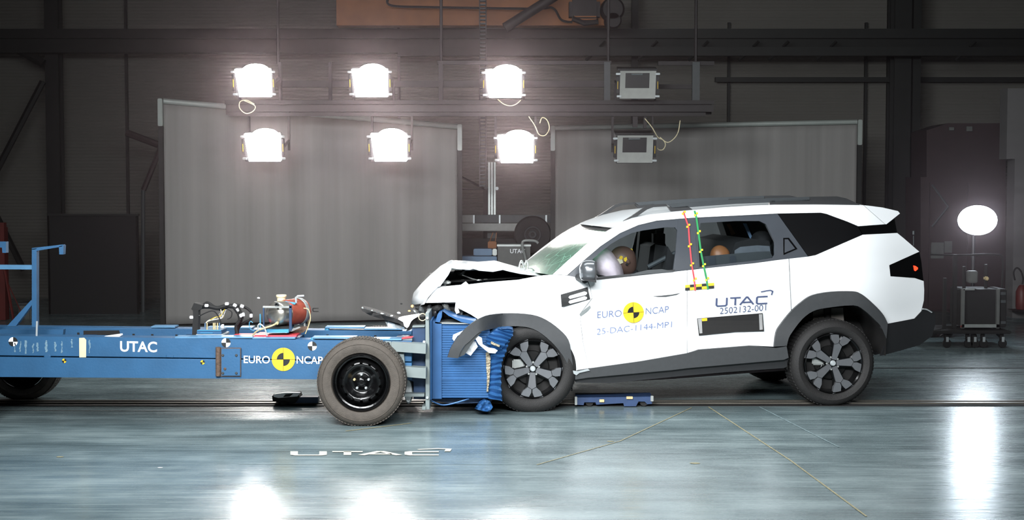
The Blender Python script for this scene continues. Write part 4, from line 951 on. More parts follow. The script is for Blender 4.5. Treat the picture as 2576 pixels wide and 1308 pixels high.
# wheels
def carwheel(name, hub, rad, rimr, a0, w0=0.0, full=True, squash=0.0, tilt=0.0):
    """tyre is the part; rim, spokes, disc and cap are its sub-parts"""
    c = ray_w(hub[0], hub[1], w0)
    if not full: c = far(c)
    s = 1 if full else -1; ax = Wd*s
    r1, r2 = rimr, rad
    prof = [(r1, 0.02), (r1+0.012, 0.0), (r1+0.03, -0.008), ((r1+r2)/2, -0.016), (r2-0.03, -0.006), (r2-0.01, 0.012), (r2, 0.04), (r2, 0.19), (r2-0.012, 0.22), ((r1+r2)/2, 0.235), (r1, 0.22)]
    bm = BM(); lathe(bm, prof, c, ax, 72)
    # tread blocks
    for k in range(72):
        a = 2*pi*k/72; t = BM(); box(t, (-0.010, 0.035, r2-0.002), (0.010, 0.195, r2+0.004)); 
        e1 = Vector((0, 0, 1)).cross(ax).normalized(); m_ = Matrix((tuple(e1)+(0,), tuple(ax)+(0,), (0, 0, 1, 0), (0, 0, 0, 1))).transposed()
        merge(bm, t, Matrix.Translation(c) @ m_ @ Matrix.Rotation(a, 4, 'Y'))
    if squash:
        for v in bm.verts:
            if v.co.z < c.z - rad + squash: v.co.z = c.z - rad + squash + (v.co.z - (c.z-rad+squash))*0.1
    w_ = obj(name, bm, M_tyre, car)
    bm = BM(); lathe(bm, [(r1, 0.0), (r1-0.006, -0.006), (r1-0.016, 0.004), (r1-0.02, 0.05), (r1-0.03, 0.2), (r1, 0.22)], c, ax, 72); obj('rim', bm, M_alloyk, w_)
    bm = BM(); lathe(bm, [(0, 0.10), (r1-0.02, 0.10), (r1-0.02, 0.13), (0, 0.13)], c, ax, 48); obj('wheel_back', bm, M_matt, w_)
    bm = BM(); lathe(bm, [(0, 0.07), (0.135, 0.07), (0.14, 0.075), (0.14, 0.09), (0, 0.09)], c, ax, 48); obj('brake_disc', bm, M_disc, w_)
    e1 = ax.cross(Vector((0, 0, 1))).normalized()
    if e1.dot(U) < 0: e1 = -e1
    def L(r, a, o): return c + (e1*cos(a) + Vector((0, 0, 1))*sin(a))*r + ax*o
    def LV(x, y, a, o): return c + (e1*(x*cos(a)-y*sin(a)) + Vector((0, 0, 1))*(x*sin(a)+y*cos(a))) + ax*o
    R1 = r1 - 0.004
    for k in range(5):
        a = a0 + k*2*pi/5
        bm = BM(); face = [(0.03, -0.020), (0.62*R1, -0.033), (0.70*R1, -0.002), (0.70*R1, 0.002), (0.62*R1, 0.033), (0.03, 0.020)]
        prism(bm, face, lambda x, y: LV(x, y, a, -0.002+0.018*(1-x/R1)), lambda x, y: LV(x, y, a, 0.05))
        obj('spoke', bm, M_alloy, w_, None, 20)
        for sg in (-1, 1):
            q = [(0.635*R1, 0.034*sg), (0.71*R1, 0.004*sg), (0.82*R1, 0.005*sg), (0.995*R1, 0.024*sg), (0.955*R1, 0.094*sg), (0.76*R1, 0.070*sg)]
            q = q if sg > 0 else q[::-1]
            bm = BM(); prism(bm, q, lambda x, y: LV(x, y, a, -0.002), lambda x, y: LV(x, y, a, 0.03)); obj('spoke_fork', bm, M_alloy, w_, None, 20)
        bm = BM(); face = [(0.02, -0.034), (0.6*R1, -0.042), (0.97*R1, -0.09), (0.97*R1, 0.09), (0.6*R1, 0.042), (0.02, 0.034)]
        prism(bm, face, lambda x, y: LV(x, y, a, 0.02), lambda x, y: LV(x, y, a, 0.06)); obj('spoke_backing', bm, M_alloyk, w_, None, 20)
        a2 = a + pi/5; bm = BM(); lathe(bm, [(0, 0.015), (0.008, 0.015), (0.009, 0.03), (0, 0.03)], L(0.052, a2, 0), ax, 10); obj('wheel_nut', bm, M_alu, w_)
    bm = BM(); lathe(bm, [(0, -0.002), (0.018, 0.0), (0.024, 0.01), (0.024, 0.03), (0, 0.03)], c, ax, 24); obj('hub_cap', bm, M_clip, w_)
    bm = BM(); box(bm, (-0.05, 0.05, -0.045), (0.05, 0.12, 0.045), 0.01)
    bmesh.ops.transform(bm, matrix=Matrix.Translation(L(0.12, pi*0.93, 0)), verts=bm.verts); obj('brake_caliper', bm, M_alu, w_)
    return w_
carwheel('front_wheel', (1341, 928), 0.358, 0.236, R(-93), 0.0, squash=0.008)
carwheel('rear_wheel', (2097, 914), 0.355, 0.247, R(3))
carwheel('front_wheel', (1341, 928), 0.35, 0.24, R(20), 0.0, full=False)
carwheel('rear_wheel', (2097, 914), 0.352, 0.245, R(20), 0.0, full=False)
# mirror
bm = BM(); t = BM(); bmesh.ops.create_uvsphere(t, u_segments=28, v_segments=18, radius=1)
for v in t.verts:
    x, y, z = v.co; e = 0.72
    v.co = Vector((math.copysign(abs(x)**e, x), y, math.copysign(abs(z)**e, z)))
    if v.co.x > 0.55: v.co.x = 0.55
    if v.co.z < -0.8: v.co.z = -0.8
    v.co = Vector((v.co.x*0.085, v.co.y*0.10, v.co.z*0.088))
mc = ray_w(1484, 683, -0.12); merge(bm, t, Matrix.Translation(mc)); mr = obj('door_mirror', bm, M_mirror, car)
bm = BM(); prism(bm, [(1461, 700), (1470, 706), (1500, 711), (1501, 660), (1497, 657), (1497, 704), (1470, 702)], lambda x, y: ray_w(x, y, -0.225), lambda x, y: ray_w(x, y, -0.04)); obj('mirror_base', bm, M_cladk, mr)
bm = BM(); tube(bm, [ray_w(1472, 704, -0.1), ray_w(1455, 697, 0.02)], 0.03, 8); obj('mirror_arm', bm, M_cladk, mr)
# door handle recess
bm = BM(); f0, f1 = cmap(-0.002), cmap(0.004); prism(bm, [(1641, 745), (1660, 744), (1690, 741), (1712, 737), (1702, 742), (1675, 747), (1655, 747)], f0, f1); obj('door_handle', bm, M_trimg, fd)
bm = BM(); prism(bm, [(1458, 791), (1463, 784), (1484, 768), (1486, 773), (1478, 782), (1461, 796)], cmap(-0.001), cmap(0.01)); obj('torn_door_edge', bm, mat('dent_grey', (120, 126, 126), 0.4), fd)

# ---- stickers on the bodywork
d0, d1, d2 = cmap(-0.010), cmap(-0.012), cmap(-0.014)
d0d = d0
def decal(name, poly, m, fm, par=car, st=12, label=None):
    v, t = tess(poly, (), st); bm = BM(); shell(bm, [fm(*p) for p in v], t, None); return obj(name, bm, m, par, label, 0)
decal('slot_plate', [(1410.5, 741), (1478, 722), (1485, 753), (1413, 772.5)], M_ink, d0)
for yy in (0, 12):
    decal('plate_slot', [(1430+a, 743+yy+b) for a, b in ((0, 5), (3, 1), (40, -10), (46, -8), (47, -5), (44, -1), (4, 9))], M_wht, d1)
def cartext(s, L0, R0, h, m, name='lettering', bold=0.0, fm=None): return place2d(name, text2d(s, bold), L0, R0, (h*0.03, -h), fm or d0, m, car)
cartext('EURO', (1502.5, 800), (1563.5, 796), 16.5, M_lblue, bold=-0.01)
cartext('NCAP', (1624, 791), (1682, 786), 16.5, M_lblue, bold=-0.01)
ncap_disc((1593.5, 786), 26, d0, d1, car, R(3))
cartext('25-DAC-1144-MP1', (1501, 842), (1690, 823), 15, M_lblue, bold=-0.01)
cartext('2502132-001', (1810.5, 790), (1927, 781), 15.5, M_slate, bold=-0.006)
place2d('wide_lettering', strokes2d(WIDE, 0.17, 5.0), (1802, 770), (1937, 763), (1, -20), d0, M_slate, car)
place2d('swoosh', strokes2d([[(0.82, 1.5), (0.93, 1.62), (0.995, 1.65), (1.04, 1.5), (1.02, 1.05)]], 0.13, 5.0), (1802, 770), (1937, 763), (1, -20), d0, M_slate, car)
bm = BM(); prism(bm, [(1753.5, 801), (1918.5, 787.5), (1922, 833), (1850, 835), (1758, 844)], cmap(-0.016), cmap(-0.002), (), 14); obj('black_scale_panel', bm, M_matt, car, None, 0)  # reaches slightly past its pale ends as a dark shadow outline
d1 = cmap(-0.018); M_pend = mat('scale_panel_end', (150, 150, 150), 0.6)
decal('panel_end', [(1755, 802), (1765, 801), (1767, 838), (1760, 839)], M_pend, d1); decal('panel_end', [(1909, 790.5), (1917, 790), (1919, 829), (1911, 830)], M_pend, d1)
decal('panel_tag', [(1765, 801), (1779, 800), (1779, 807), (1766, 808)], M_yel, d1)
d1 = cmap(-0.012)
# chequered strip
x0, y0 = 1723.5, 717.0
for k, x in enumerate((0, 12, 27.5, 42, 57)):
    xe = (12, 27.5, 42, 57, 73)[k]
    for j in (0, 1):
        y = y0 - x*0.078 + j*7; ye = y0 - xe*0.078 + j*7
        decal('chequer_field', [(x0+x, y), (x0+xe, ye), (x0+xe, ye+7), (x0+x, y+7)], M_yel if (k+j) % 2 == 0 else M_ink, d0)
def tape(name, pts, m, mk, m2=None):
    bm = BM(); f_ = d1; P_ = [Vector(p) for p in pts]
    for a, b in zip(P_[:-1], P_[1:]):
        n = Vector((-(b-a).y, (b-a).x)).normalized()*(1.9 if name == 'red_tape' else 2.3)
        N_ = 5
        for i in range(N_):
            p, q = a.lerp(b, i/N_), a.lerp(b, (i+1)/N_); bm.faces.new([bm.verts.new(f_(*r_)) for r_ in (p-n, p+n, q+n, q-n)])
    o = obj(name, bm, m, car, None, 0)
    for (x, y) in mk:
        for dx, dy in ((-2.6, 2.6), (2.6, -2.6)): 
            decal('tape_marker', [(x+dx-2.4, y+dy-2.4), (x+dx+2.4, y+dy-2.4), (x+dx+2.4, y+dy+2.4), (x+dx-2.4, y+dy+2.4)], M_yel, d2, o)
tape('red_tape', [(1719, 532), (1725, 550), (1732, 570), (1735, 615), (1740, 665), (1746, 700), (1749, 731)], M_red, [(1720, 535), (1731.5, 568), (1735.5, 617), (1741, 665), (1748, 703)])
tape('green_tape', [(1747, 530), (1752, 548), (1757, 585), (1763, 632), (1770, 668), (1777, 700), (1781, 728)], M_green, [(1751, 539), (1758, 584), (1763.5, 631), (1771, 667), (1779, 702)])
cmw = lambda x, y: d2(x, y)

# ------------------------------------------------------------------ inside the car
for nm, pl in (('front_door_card', [(1470, 703), (1600, 693), (1727, 679), (1727, 880), (1500, 920)]), ('rear_door_card', [(1729.5, 679), (1899, 661), (2033, 646), (1990, 783), (1952, 837), (1729, 880)])):
    f = cmap(0.03); v, t = tess(pl, (), 30); bm = BM(); shell(bm, [far(f(*p)) for p in v], t, [far(f(*p)) - Wd*0.02 for p in v]); obj(nm, bm, M_seat, car)
def seat(w0, px0, name='front_seat', far_=False, hr=True, top=600):
    bm = BM()
    b = [(px0, 720), (px0+8, 700), (px0+18, 620), (px0+30, top), (px0+52, top+2), (px0+56, top+30), (px0+62, 720)]
    A = lambda x, y: ray_w(x, y, w0); B = lambda x, y: ray_w(x, y, w0) + Wd*0.46; prism(bm, b, A, B)
    s_ = obj(name, bm, M_seat, car)
    if hr:
        bm = BM(); c0 = ray_w(px0+42, top-12, w0+0.12); box(bm, c0 - Vector((0.055, 0, 0.07)), c0 + Vector((0.05, 0.24, 0.07)), 0.03); obj('headrest', bm, M_seat, s_)
    return s_
seat(1.05, 1618, top=612); seat(0.25, 1662, top=640, hr=False)
bm = BM(); prism(bm, [(1830, 720), (1838, 640), (1850, 610), (1890, 600), (1935, 606), (1945, 640), (1945, 720)], wflat(0.3), lambda x, y: ray_w(x, y, 0.3) + Wd*1.2); obj('rear_bench', bm, M_seat, car)
bm = BM(); t = BM(); bmesh.ops.create_uvsphere(t, u_segments=20, v_segments=14, radius=1); merge(bm, t, Matrix.Translation(ray_w(1916, 604, 0.5)) @ Matrix.Diagonal((0.09, 0.12, 0.08, 1))); obj('rear_headrest', bm, M_seat, car)
cs = None
bm = BM(); prism(bm, [(1845, 668), (1848, 630), (1862, 621), (1905, 617), (1936, 619), (1942, 660), (1935, 672)], wflat(0.16), wflat(0.42)); obj('child_seat_backrest', bm, M_seatg, car, None, 20)
bm = BM(); prism(bm, [(1768, 676), (1768, 645), (1835, 639), (1905, 633), (1936, 632), (1946, 650), (1930, 664)], wflat(0.10), wflat(0.13)); obj('inner_door_trim', bm, M_trimg, car)
for a, b in ((1783, 1798), (1835, 1850)):
    bm = BM(); prism(bm, [(a, 644), (b, 643), (b+3, 666), (a+3, 668)], wflat(0.09), wflat(0.1)); obj('trim_label', bm, M_frame, car)
# far inner pillars, roof lining
extr('inner_pillar', [(1612, 566), (1672, 562), (1668, 600), (1690, 650), (1694, 690), (1600, 700), (1605, 640)], WID-0.32, WID-0.22, M_seat)
extr('inner_pillar', [(1816, 556), (1880, 552), (1900, 600), (1900, 680), (1832, 680), (1834, 610)], WID-0.42, WID-0.22, M_seat)
bm = BM(); prism(bm, [(1828, 564), (1836, 562), (1850, 588), (1840, 592)], wflat(WID-0.5), wflat(WID-0.46)); obj('seat_belt_tan', bm, M_child, car)
bm = BM(); prism(bm, [(1869, 562), (1878, 562), (1893, 598), (1888, 603)], wflat(0.6), wflat(0.61)); obj('seat_belt', bm, M_bluec, car)
bm = BM(); prism(bm, [(1672, 573), (1690, 571), (1700, 582), (1700, 660), (1694, 625), (1676, 596)], wflat(0.35), wflat(0.4)); obj('grab_trim', bm, M_trimg, car) if False else bm.free()
bm = BM(); tube(bm, [ray_w(1700, 636, 0.3), ray_w(1660, 656, 0.3), ray_w(1630, 672, 0.3)], 0.02, 8); obj('seat_belt_arm', bm, M_trimg, car)
# steering wheel behind the bag
bm = BM(); c = ray_w(1500, 690, 0.45); ax = (U*0.9 + Vector((0, 0, 0.4))).normalized(); up = ax.cross(Wd).normalized()
tube(bm, [c + (Wd*cos(a) + up*sin(a))*0.18 for a in [2*pi*i/32 for i in range(33)]], 0.015, 8, False); tube(bm, [c, c - ax*0.2], 0.03, 8); obj('steering_wheel', bm, M_seat, car)
# inflated driver airbag
bm = BM(); t = BM(); bmesh.ops.create_uvsphere(t, u_segments=40, v_segments=28, radius=1)
for v in t.verts: v.co *= 1 + 0.05*noise.noise(v.co*4); 
merge(bm, t, Matrix.Translation(ray_w(1528, 677, 0.42)) @ Matrix.Rotation(R(-28), 4, 'Y') @ Matrix.Diagonal((0.115, 0.28, 0.20, 1))); obj('driver_airbag', bm, M_bag, car)

# ------------------------------------------------------------------ dummies
def head_mesh(scale, mtx):
    """a face looking along -X in its own frame"""
    t = BM(); bmesh.ops.create_icosphere(t, subdivisions=4, radius=1)
    for v in t.verts:
        x, y, z = v.co
        v.co.x *= 1.0; v.co.y *= 0.76; v.co.z *= 1.12
        if z < 0: v.co.y *= 1 + 0.28*z; 
        if z < 0 and x > 0: v.co.x *= 1 + 0.30*z
        if x < 0:
            v.co.x += -0.16*math.exp(-((y/0.14)**2))*math.exp(-(((z+0.10)/0.20)**2)) if True else 0   # nose
            v.co.x += 0.09*math.exp(-(((abs(y)-0.30)/0.14)**2))*math.exp(-(((z-0.12)/0.12)**2))          # eye sockets
            v.co.x += -0.07*math.exp(-((y/0.25)**2))*math.exp(-(((z+0.42)/0.07)**2))                    # lips
            v.co.x += 0.04*math.exp(-((y/0.25)**2))*math.exp(-(((z+0.50)/0.03)**2))
            v.co.x += -0.08*math.exp(-((y/0.25)**2))*math.exp(-(((z+0.80)/0.15)**2))                    # chin
    bmesh.ops.transform(t, matrix=mtx @ Matrix.Diagonal((scale, scale, scale, 1)), verts=t.verts); return t
def torso(bm, pts, rad):
    tube(bm, curvepts(pts, 5), rad, 16)
def dummy(name, label, group, hc, ang, sc, m, body, arms):
    r = thing(name, label, 'crash test dummy', tuple(hc)); q = Matrix.Translation(hc) @ Matrix(((U.x, Wd.x, 0, 0), (U.y, Wd.y, 0, 0), (0, 0, 1, 0), (0, 0, 0, 1))) @ Matrix.Rotation(ang, 4, 'Y')
    bm = BM(); merge(bm, head_mesh(sc, q)); hd = obj('head', bm, m, r, None, 60)
    for sg in (-1, 1):
        bm = BM(); t = BM(); bmesh.ops.create_icosphere(t, subdivisions=2, radius=1); merge(bm, t, q @ Matrix.Translation((0.02*sc*5, sg*0.76*sc, -0.05*sc)) @ Matrix.Diagonal((0.16*sc, 0.08*sc, 0.26*sc, 1))); obj('ear', bm, m, hd)
    bm = BM(); torso(bm, body[0], body[1]); obj('body', bm, M_seat, r)
    for a in arms:
        bm = BM(); tube(bm, curvepts(a, 4), [0.045 - 0.02*i/(4*(len(a)-1)) for i in range(4*(len(a)-1)+1)], 10); obj('arm', bm, M_seat, r)
    return r, q
hc = ray_w(1569, 656, 0.42); hz = 0.115
r, q = dummy('crash_test_dummy', 'brown headed driver dummy with yellow targets pressed into the airbag', None, hc, R(-42), hz, M_dummy,
    ([hc + U*0.07 + Vector((0, 0, -0.10)), hc + U*0.15 + Vector((0, 0, -0.22)), hc + U*0.28 + Vector((0, 0, -0.42)), hc + U*0.36 + Vector((0, 0, -0.62))], [0.05]*5 + [0.12 + 0.008*i for i in range(11)]),
    [[hc + U*0.16 + Vector((0, 0, -0.26)) - Wd*0.17, hc - U*0.02 + Vector((0, 0, -0.40)) - Wd*0.2, hc - U*0.24 + Vector((0, 0, -0.28)) - Wd*0.12],
     [hc + U*0.16 + Vector((0, 0, -0.26)) + Wd*0.17, hc - U*0.02 + Vector((0, 0, -0.40)) + Wd*0.2, hc - U*0.24 + Vector((0, 0, -0.28)) + Wd*0.12]])
sw = wflat(0.42-0.098); sw2 = wflat(0.42-0.1)
def dd_(nm, poly, m, f_): 
    bm = BM(); prism(bm, poly, f_, lambda x, y: f_(x, y) + Wd*0.02); obj(nm, bm, m, r)
dd_('white_label', [(1552, 652), (1564, 649), (1568, 661), (1558, 665)], M_cream, sw)
dd_('yellow_marker', [(1558, 648), (1562, 643), (1567, 645), (1566, 652), (1559, 653)], M_yel, sw2)
dd_('yellow_marker', [(1569, 650), (1576, 646), (1578, 652), (1574, 659), (1570, 656)], M_yel, sw2)
dd_('head_socket', [(1575, 664), (1578, 662), (1580, 665), (1578, 668), (1575, 667)], M_matt, sw2)
dd_('yellow_marker', [(1584, 625), (1591, 626), (1592, 631), (1588, 630)], M_yel, wflat(0.40))
hc2 = ray_w(1812, 645, 0.34)
r2, q2 = dummy('child_dummy', 'brown headed child dummy low behind the rear door glass', None, hc2, R(-25), 0.085, M_child,
    ([hc2 + U*0.04 + Vector((0, 0, -0.08)), hc2 + U*0.08 + Vector((0, 0, -0.16)), hc2 + U*0.14 + Vector((0, 0, -0.3)), hc2 + U*0.18 + Vector((0, 0, -0.42))], [0.035]*5 + [0.085 + 0.004*i for i in range(11)]),
    [[hc2 + U*0.08 + Vector((0, 0, -0.18)) - Wd*0.1, hc2 - U*0.05 + Vector((0, 0, -0.3)) - Wd*0.12, hc2 - U*0.15 + Vector((0, 0, -0.3)) - Wd*0.08],
     [hc2 + U*0.08 + Vector((0, 0, -0.18)) + Wd*0.1, hc2 - U*0.05 + Vector((0, 0, -0.3)) + Wd*0.12, hc2 - U*0.15 + Vector((0, 0, -0.3)) + Wd*0.08]])

# ================================================================== the blue test trolley
YN, YFR = 11.16, 12.02
tr = thing('barrier_trolley', 'long blue wheeled trolley with lettering on its rail, pushing the blue barrier', 'trolley', (-2.6, 11.6, 0))
def nb(x, y, w=0.0): return P(x, y, YN + w)
def ty(x, a, b): return a + b*x
def rail(name, pts, Y, d, m, par=tr):
    bm = BM(); pprism(bm, pts, Y, d); o = obj(name, bm, m, par, None, 20)
    md = o.modifiers.new('bevel', 'BEVEL'); md.width = 0.004; md.segments = 2; md.limit_method = 'ANGLE'; return o
X0, X1 = -160, 1036
rail('upper_rail', [(X0, 843), (X1, 858), (X1, 910), (560, 901.5), (X0, 892.5)], YN, 0.16, M_blue)
rail('lower_rail', [(X0, 896), (560, 904), (X1, 912.5), (X1, 956), (X0, 947)], YN-0.01, 0.17, M_blue)
for x0, x1 in ((110, 127), (417, 436)): rail('rail_weld', [(x0, 892), (x1, 893), (x1, 900), (x0, 899)], YN-0.004, 0.03, M_blue)
rail('upper_rail', [(X0, 820), (1036, 833), (1036, 884), (X0, 868)], YFR, 0.16, M_blue); rail('lower_rail', [(X0, 871), (1036, 887), (1036, 925), (X0, 915)], YFR, 0.16, M_blue)
for x in (-120, 150, 420, 700, 985):
    bm = BM(); a = P(x, 870, YN+0.16); box(bm, (a.x, YN+0.14, a.z-0.1), (a.x+0.1, YFR+0.02, a.z+0.02)); obj('cross_member', bm, M_dkblue, tr)
bm = BM(); a = P(-150, 930, YN+0.16); b = P(1030, 930, YN+0.16); box(bm, (a.x, YN+0.15, 0.36), (b.x, YFR, 0.38)); obj('floor_plate', bm, M_dkblue, tr)
# machined pads on the rail tops
for (x0, x1, y, Y) in ((635, 742, 851, YN), (785, 895, 850.5, YN), (895, 1010, 854.5, YN), (440, 635, 849.5, YN), (818, 916, 824.5, YFR), (916, 1010, 828.5, YFR), (520, 634, 825.5, YFR), (380, 440, 823, YFR)):
    bm = BM(); pbox(bm, x0, y-2.2, x1, y+1.4, Y-0.002, 0.14, 0.001); obj('top_pad', bm, mat('pale_blue_top_pad', (104, 150, 186), 0.35, 0.3, 0.1, 10), tr)
for x, Y, y in ((787, YN, 849), (823, YFR, 823), (955, YN, 855), (978, YFR, 832)):
    bm = BM(); t = BM(); lathe(t, [(0, 0), (0.014, 0), (0.02, 0.012), (0.02, 0.03), (0, 0.03)], P(x, y, Y+0.03) - Vector((0, 0, 0.0)), axis=(0, 0, -1), seg=12); merge(bm, t); obj('bolt_head', bm, M_ltblue, tr)
for x, y in ((197, 840), (336, 843), (383, 844), (444, 845), (462, 846), (944, 847), (824, 845)):
    bm = BM(); pbox(bm, x-3, y-3.5, x+3, y+3.5, YFR-0.003, 0.004); obj('bolt_hole', bm, M_matt, tr)
bm = BM(); pprism(bm, [(210, 832), (299, 831), (302, 842), (210, 843)], YFR-0.01, 0.012); obj('black_pad', bm, M_matt, tr)
bm = BM(); pprism(bm, [(262, 846), (304, 840), (305, 844), (298, 848)], YN+0.06, 0.05); obj('white_wedge', bm, M_wht, tr)
bm = BM(); pprism(bm, [(0, 829), (160, 829), (158, 843), (0, 842)], YN+0.55, 0.06); obj('inner_crossbar', bm, M_blue, tr)
# access plate
bm = BM(); pprism(bm, [(557, 877), (604, 877), (604, 945), (557, 945)], YN-0.03, 0.03); ap = obj('access_plate', bm, M_blue, tr)
bm = BM(); pprism(bm, [(555, 875), (606, 875), (606, 947), (555, 947)], YN-0.022, 0.012); obj('plate_rim', bm, M_rust, ap)  # brown sheet showing as a thin rim round the access plate
bm = BM(); tube(bm, [nb(549, 873, -0.025), nb(549, 946, -0.025)], 0.02, 12); obj('hinge', bm, M_rust, ap)
for x, y in ((560.5, 894), (594.5, 894), (560.5, 939), (594.5, 939), (566, 928)):
    bm = BM(); lathe(bm, [(0, -0.008), (0.006, -0.008), (0.009, -0.002), (0.011, 0), (0, 0)], P(x, y, YN-0.031), seg=12); obj('plate_bolt', bm, M_rust if x == 566 else M_trimg, ap)
f1, f2, f3 = (lambda x, y: P(x, y, YN-0.012)), (lambda x, y: P(x, y, YN-0.0145)), (lambda x, y: P(x, y, YN-0.0165))
g1, g2 = (lambda x, y: P(x, y, YN-0.002)), (lambda x, y: P(x, y, YN-0.004))
place2d('lettering', text2d('UTAC', 0.022), (302, 884.5), (395, 886.5), (0, -27), g1, M_wht, tr)
place2d('lettering', text2d('EURO', 0.012), (613, 913.5), (679, 914.5), (0, -19), f2, M_wht, tr)
place2d('lettering', text2d('NCAP', 0.012), (746, 914.5), (812, 916), (0, -19), f2, M_wht, tr)
ncap_disc((712.8, 904), 29.3, f2, f3, tr)
for c, rr in (((33, 859.5), 11.5), ((568.5, 862), 11.5), ((785.5, 870.5), 11.5)):
    quad_target(c, rr, g1, g2, tr, M_wht, M_ink, R(90) if c[0] != 33 else R(90))
for c in ((161.5, 907.5), (509.5, 911.5)): quad_target(c, 5.5, f1, f2, tr, M_yel, M_ink, R(80))
bm = BM(); prism(bm, [(199, 850), (212, 849.5), (217, 855), (216.5, 899), (199.5, 899)], g1, None); obj('cream_tape', bm, M_cream, tr, None, 0)
random.seed(11)
M_scar = mat('scraped_paint', (104, 134, 152), 0.7, 0, 0.4, 120)
for x, y0, y1, w in ((38, 862, 886, 3), (52, 858, 885, 4), (66, 856, 890, 8), (84, 864, 888, 4), (96, 862, 884, 6), (118, 856, 886, 9), (140, 860, 884, 6), (156, 858, 888, 4), (182, 853, 874, 5), (226, 855, 888, 5)):
    pts = []; n = 7
    for k in range(n+1): pts.append((x - w/2 + random.uniform(-2, 1.5), y0+(y1-y0)*k/n))
    for k in range(n, -1, -1): pts.append((x + w/2*0.2 + random.uniform(-1, 2), y0+(y1-y0)*k/n))
    bm = BM(); prism(bm, pts, g1, None)
    obj('paint_scrape', bm, M_scar, tr, None, 0)
# rear frame
bm = BM(); pprism(bm, [(80, 626), (92, 625), (92, 822), (80, 822)], YN+0.2, 0.06); rf = obj('rear_post', bm, M_blue, tr)
bm = BM(); pprism(bm, [(80, 624), (158, 615), (158, 620), (92, 631), (80, 631)], YN+0.2, 0.06); obj('post_arm', bm, M_blue, rf)
bm = BM(); pprism(bm, [(148, 616), (160, 617), (159, 640), (149, 640)], YN+0.2, 0.06); obj('arm_hook', bm, M_blue, rf)
bm = BM(); pprism(bm, [(-60, 666), (84, 667), (84, 678), (-60, 677)], YN+0.22, 0.05); obj('post_bar', bm, mat('pale_blue_bar', (92, 140, 178), 0.35, 0.3, 0.1, 10), rf)
bm = BM(); pprism(bm, [(18, 820), (78, 755), (84, 762), (40, 820)], YN+0.2, 0.05); obj('post_brace', bm, M_blue, rf)
bm = BM(); pprism(bm, [(-30, 608), (15, 608), (15, 636), (6, 636), (5, 623), (-30, 621)], YN+0.5, 0.06); obj('frame_hook', bm, M_blue, tr)
bm = BM(); pprism(bm, [(-30, 608), (-18, 608), (-18, 835), (-30, 835)], YN+0.5, 0.06); obj('rear_post', bm, M_blue, tr)
bm = BM(); tube(bm, [P(93, 808, YN+0.05), P(92, 845, YN+0.05)], 0.008, 8); obj('grey_pin', bm, M_clip, tr)
# brackets to the barrier
def brk(name, poly, Y, d, m, par=tr): return rail(name, poly, Y, d, m, par)
b1 = brk('barrier_bracket', [(984, 861), (1072, 866), (1072, 890.5), (984, 884)], YN-0.09, 0.12, M_greyg)
brk('bracket_lug', [(967, 859), (984, 860), (986, 886), (975, 880), (967, 868)], YN-0.06, 0.05, M_greyg, b1)
bm = BM(); lathe(bm, [(0, -0.01), (0.012, -0.01), (0.014, 0), (0, 0)], P(976, 865, YN-0.062), seg=12); obj('bracket_bolt', bm, M_matt, b1)
b2 = brk('barrier_bracket', [(1010, 922), (1072, 926), (1072, 953), (1012, 948)], YN-0.09, 0.12, M_greyg)
brk('bracket_strut', [(994, 884), (1016, 888), (1019, 926), (1006, 926)], YN-0.04, 0.05, M_greyg, b2)
rail('front_block', [(1037, 822), (1070, 821), (1070, 866), (1037, 864)], YN+0.1, 0.7, M_dkblue)
rail('front_block_cap', [(1037, 820), (1069, 819), (1069, 823), (1037, 824)], YN+0.08, 0.1, M_greyg)
bm = BM(); pprism(bm, [(1012, 852), (1037, 851), (1037, 861), (1012, 860)], YN+0.06, 0.2); obj('front_spacer', bm, M_greyg, tr)
bm = BM(); pprism(bm, [(1010, 850), (1022, 847), (1040, 846), (1036, 850), (1012, 853)], YN+0.05, 0.02); obj('red_strap', bm, M_red, tr)
rail('front_crosshead', [(1000, 872), (1070, 876), (1070, 1004), (1040, 1004), (1040, 960), (1000, 950)], YN+0.12, 0.75, M_dkblue)
brk('lower_crossbar', [(1012, 990), (1068, 990), (1068, 998), (1012, 998)], YN+0.05, 0.5, M_greyg)
rail('mount_plate', [(1070, 787), (1079, 787), (1081, 900), (1081, 1031), (1070, 1030)], 11.2, 1.14, M_greyg)
rail('backing_plate', [(1081, 806), (1086, 806), (1086, 1006), (1081, 1006)], 11.26, 1.08, M_blueb)
rail('plate_foot', [(1061, 1023), (1071, 1022), (1071, 1032), (1061, 1031)], 11.18, 0.3, M_greyg)
for y, s in ((800, 3), (860, 5), (866, 4), (1000, 3)):
    bm = BM(); lathe(bm, [(0, -0.01), (0.01, -0.01), (0.012, 0), (0, 0)], P(1067 if s > 3 else 1075, y, 11.19), seg=10); obj('mount_bolt', bm, M_clip, tr)
# barrier
YB, YB2 = 11.40, 12.36
bm = BM(); pts = []
xl, xr = 1109, 1232; y0, y1 = 814, 1001; n = 31
A0, A1 = P(xl, y0, YB), P(xr, y1, YB)
prof = []
for i in range(n):
    za = A0.z + (A1.z-A0.z)*i/n; zb = A0.z + (A1.z-A0.z)*(i+0.82)/n; zc = A0.z + (A1.z-A0.z)*(i+1)/n
    prof += [(za, 0.0), (zb, 0.0), (zb+(zc-zb)*0.5, 0.008)]
prof.append((A1.z, 0))
fr = [[bm.verts.new((x, YB + o, z)) for z, o in prof] for x in (A0.x, A1.x)]; bk = [[bm.verts.new((x, YB2 - o, z)) for z, o in prof] for x in (A0.x, A1.x)]
for i in range(len(prof)-1):
    bm.faces.new((fr[0][i], fr[1][i], fr[1][i+1], fr[0][i+1])); bm.faces.new((bk[0][i], bk[1][i], bk[1][i+1], bk[0][i+1]))
bm.faces.new([fr[0][0], fr[1][0], bk[1][0], bk[0][0]]); bm.faces.new([fr[0][-1], fr[1][-1], bk[1][-1], bk[0][-1]])
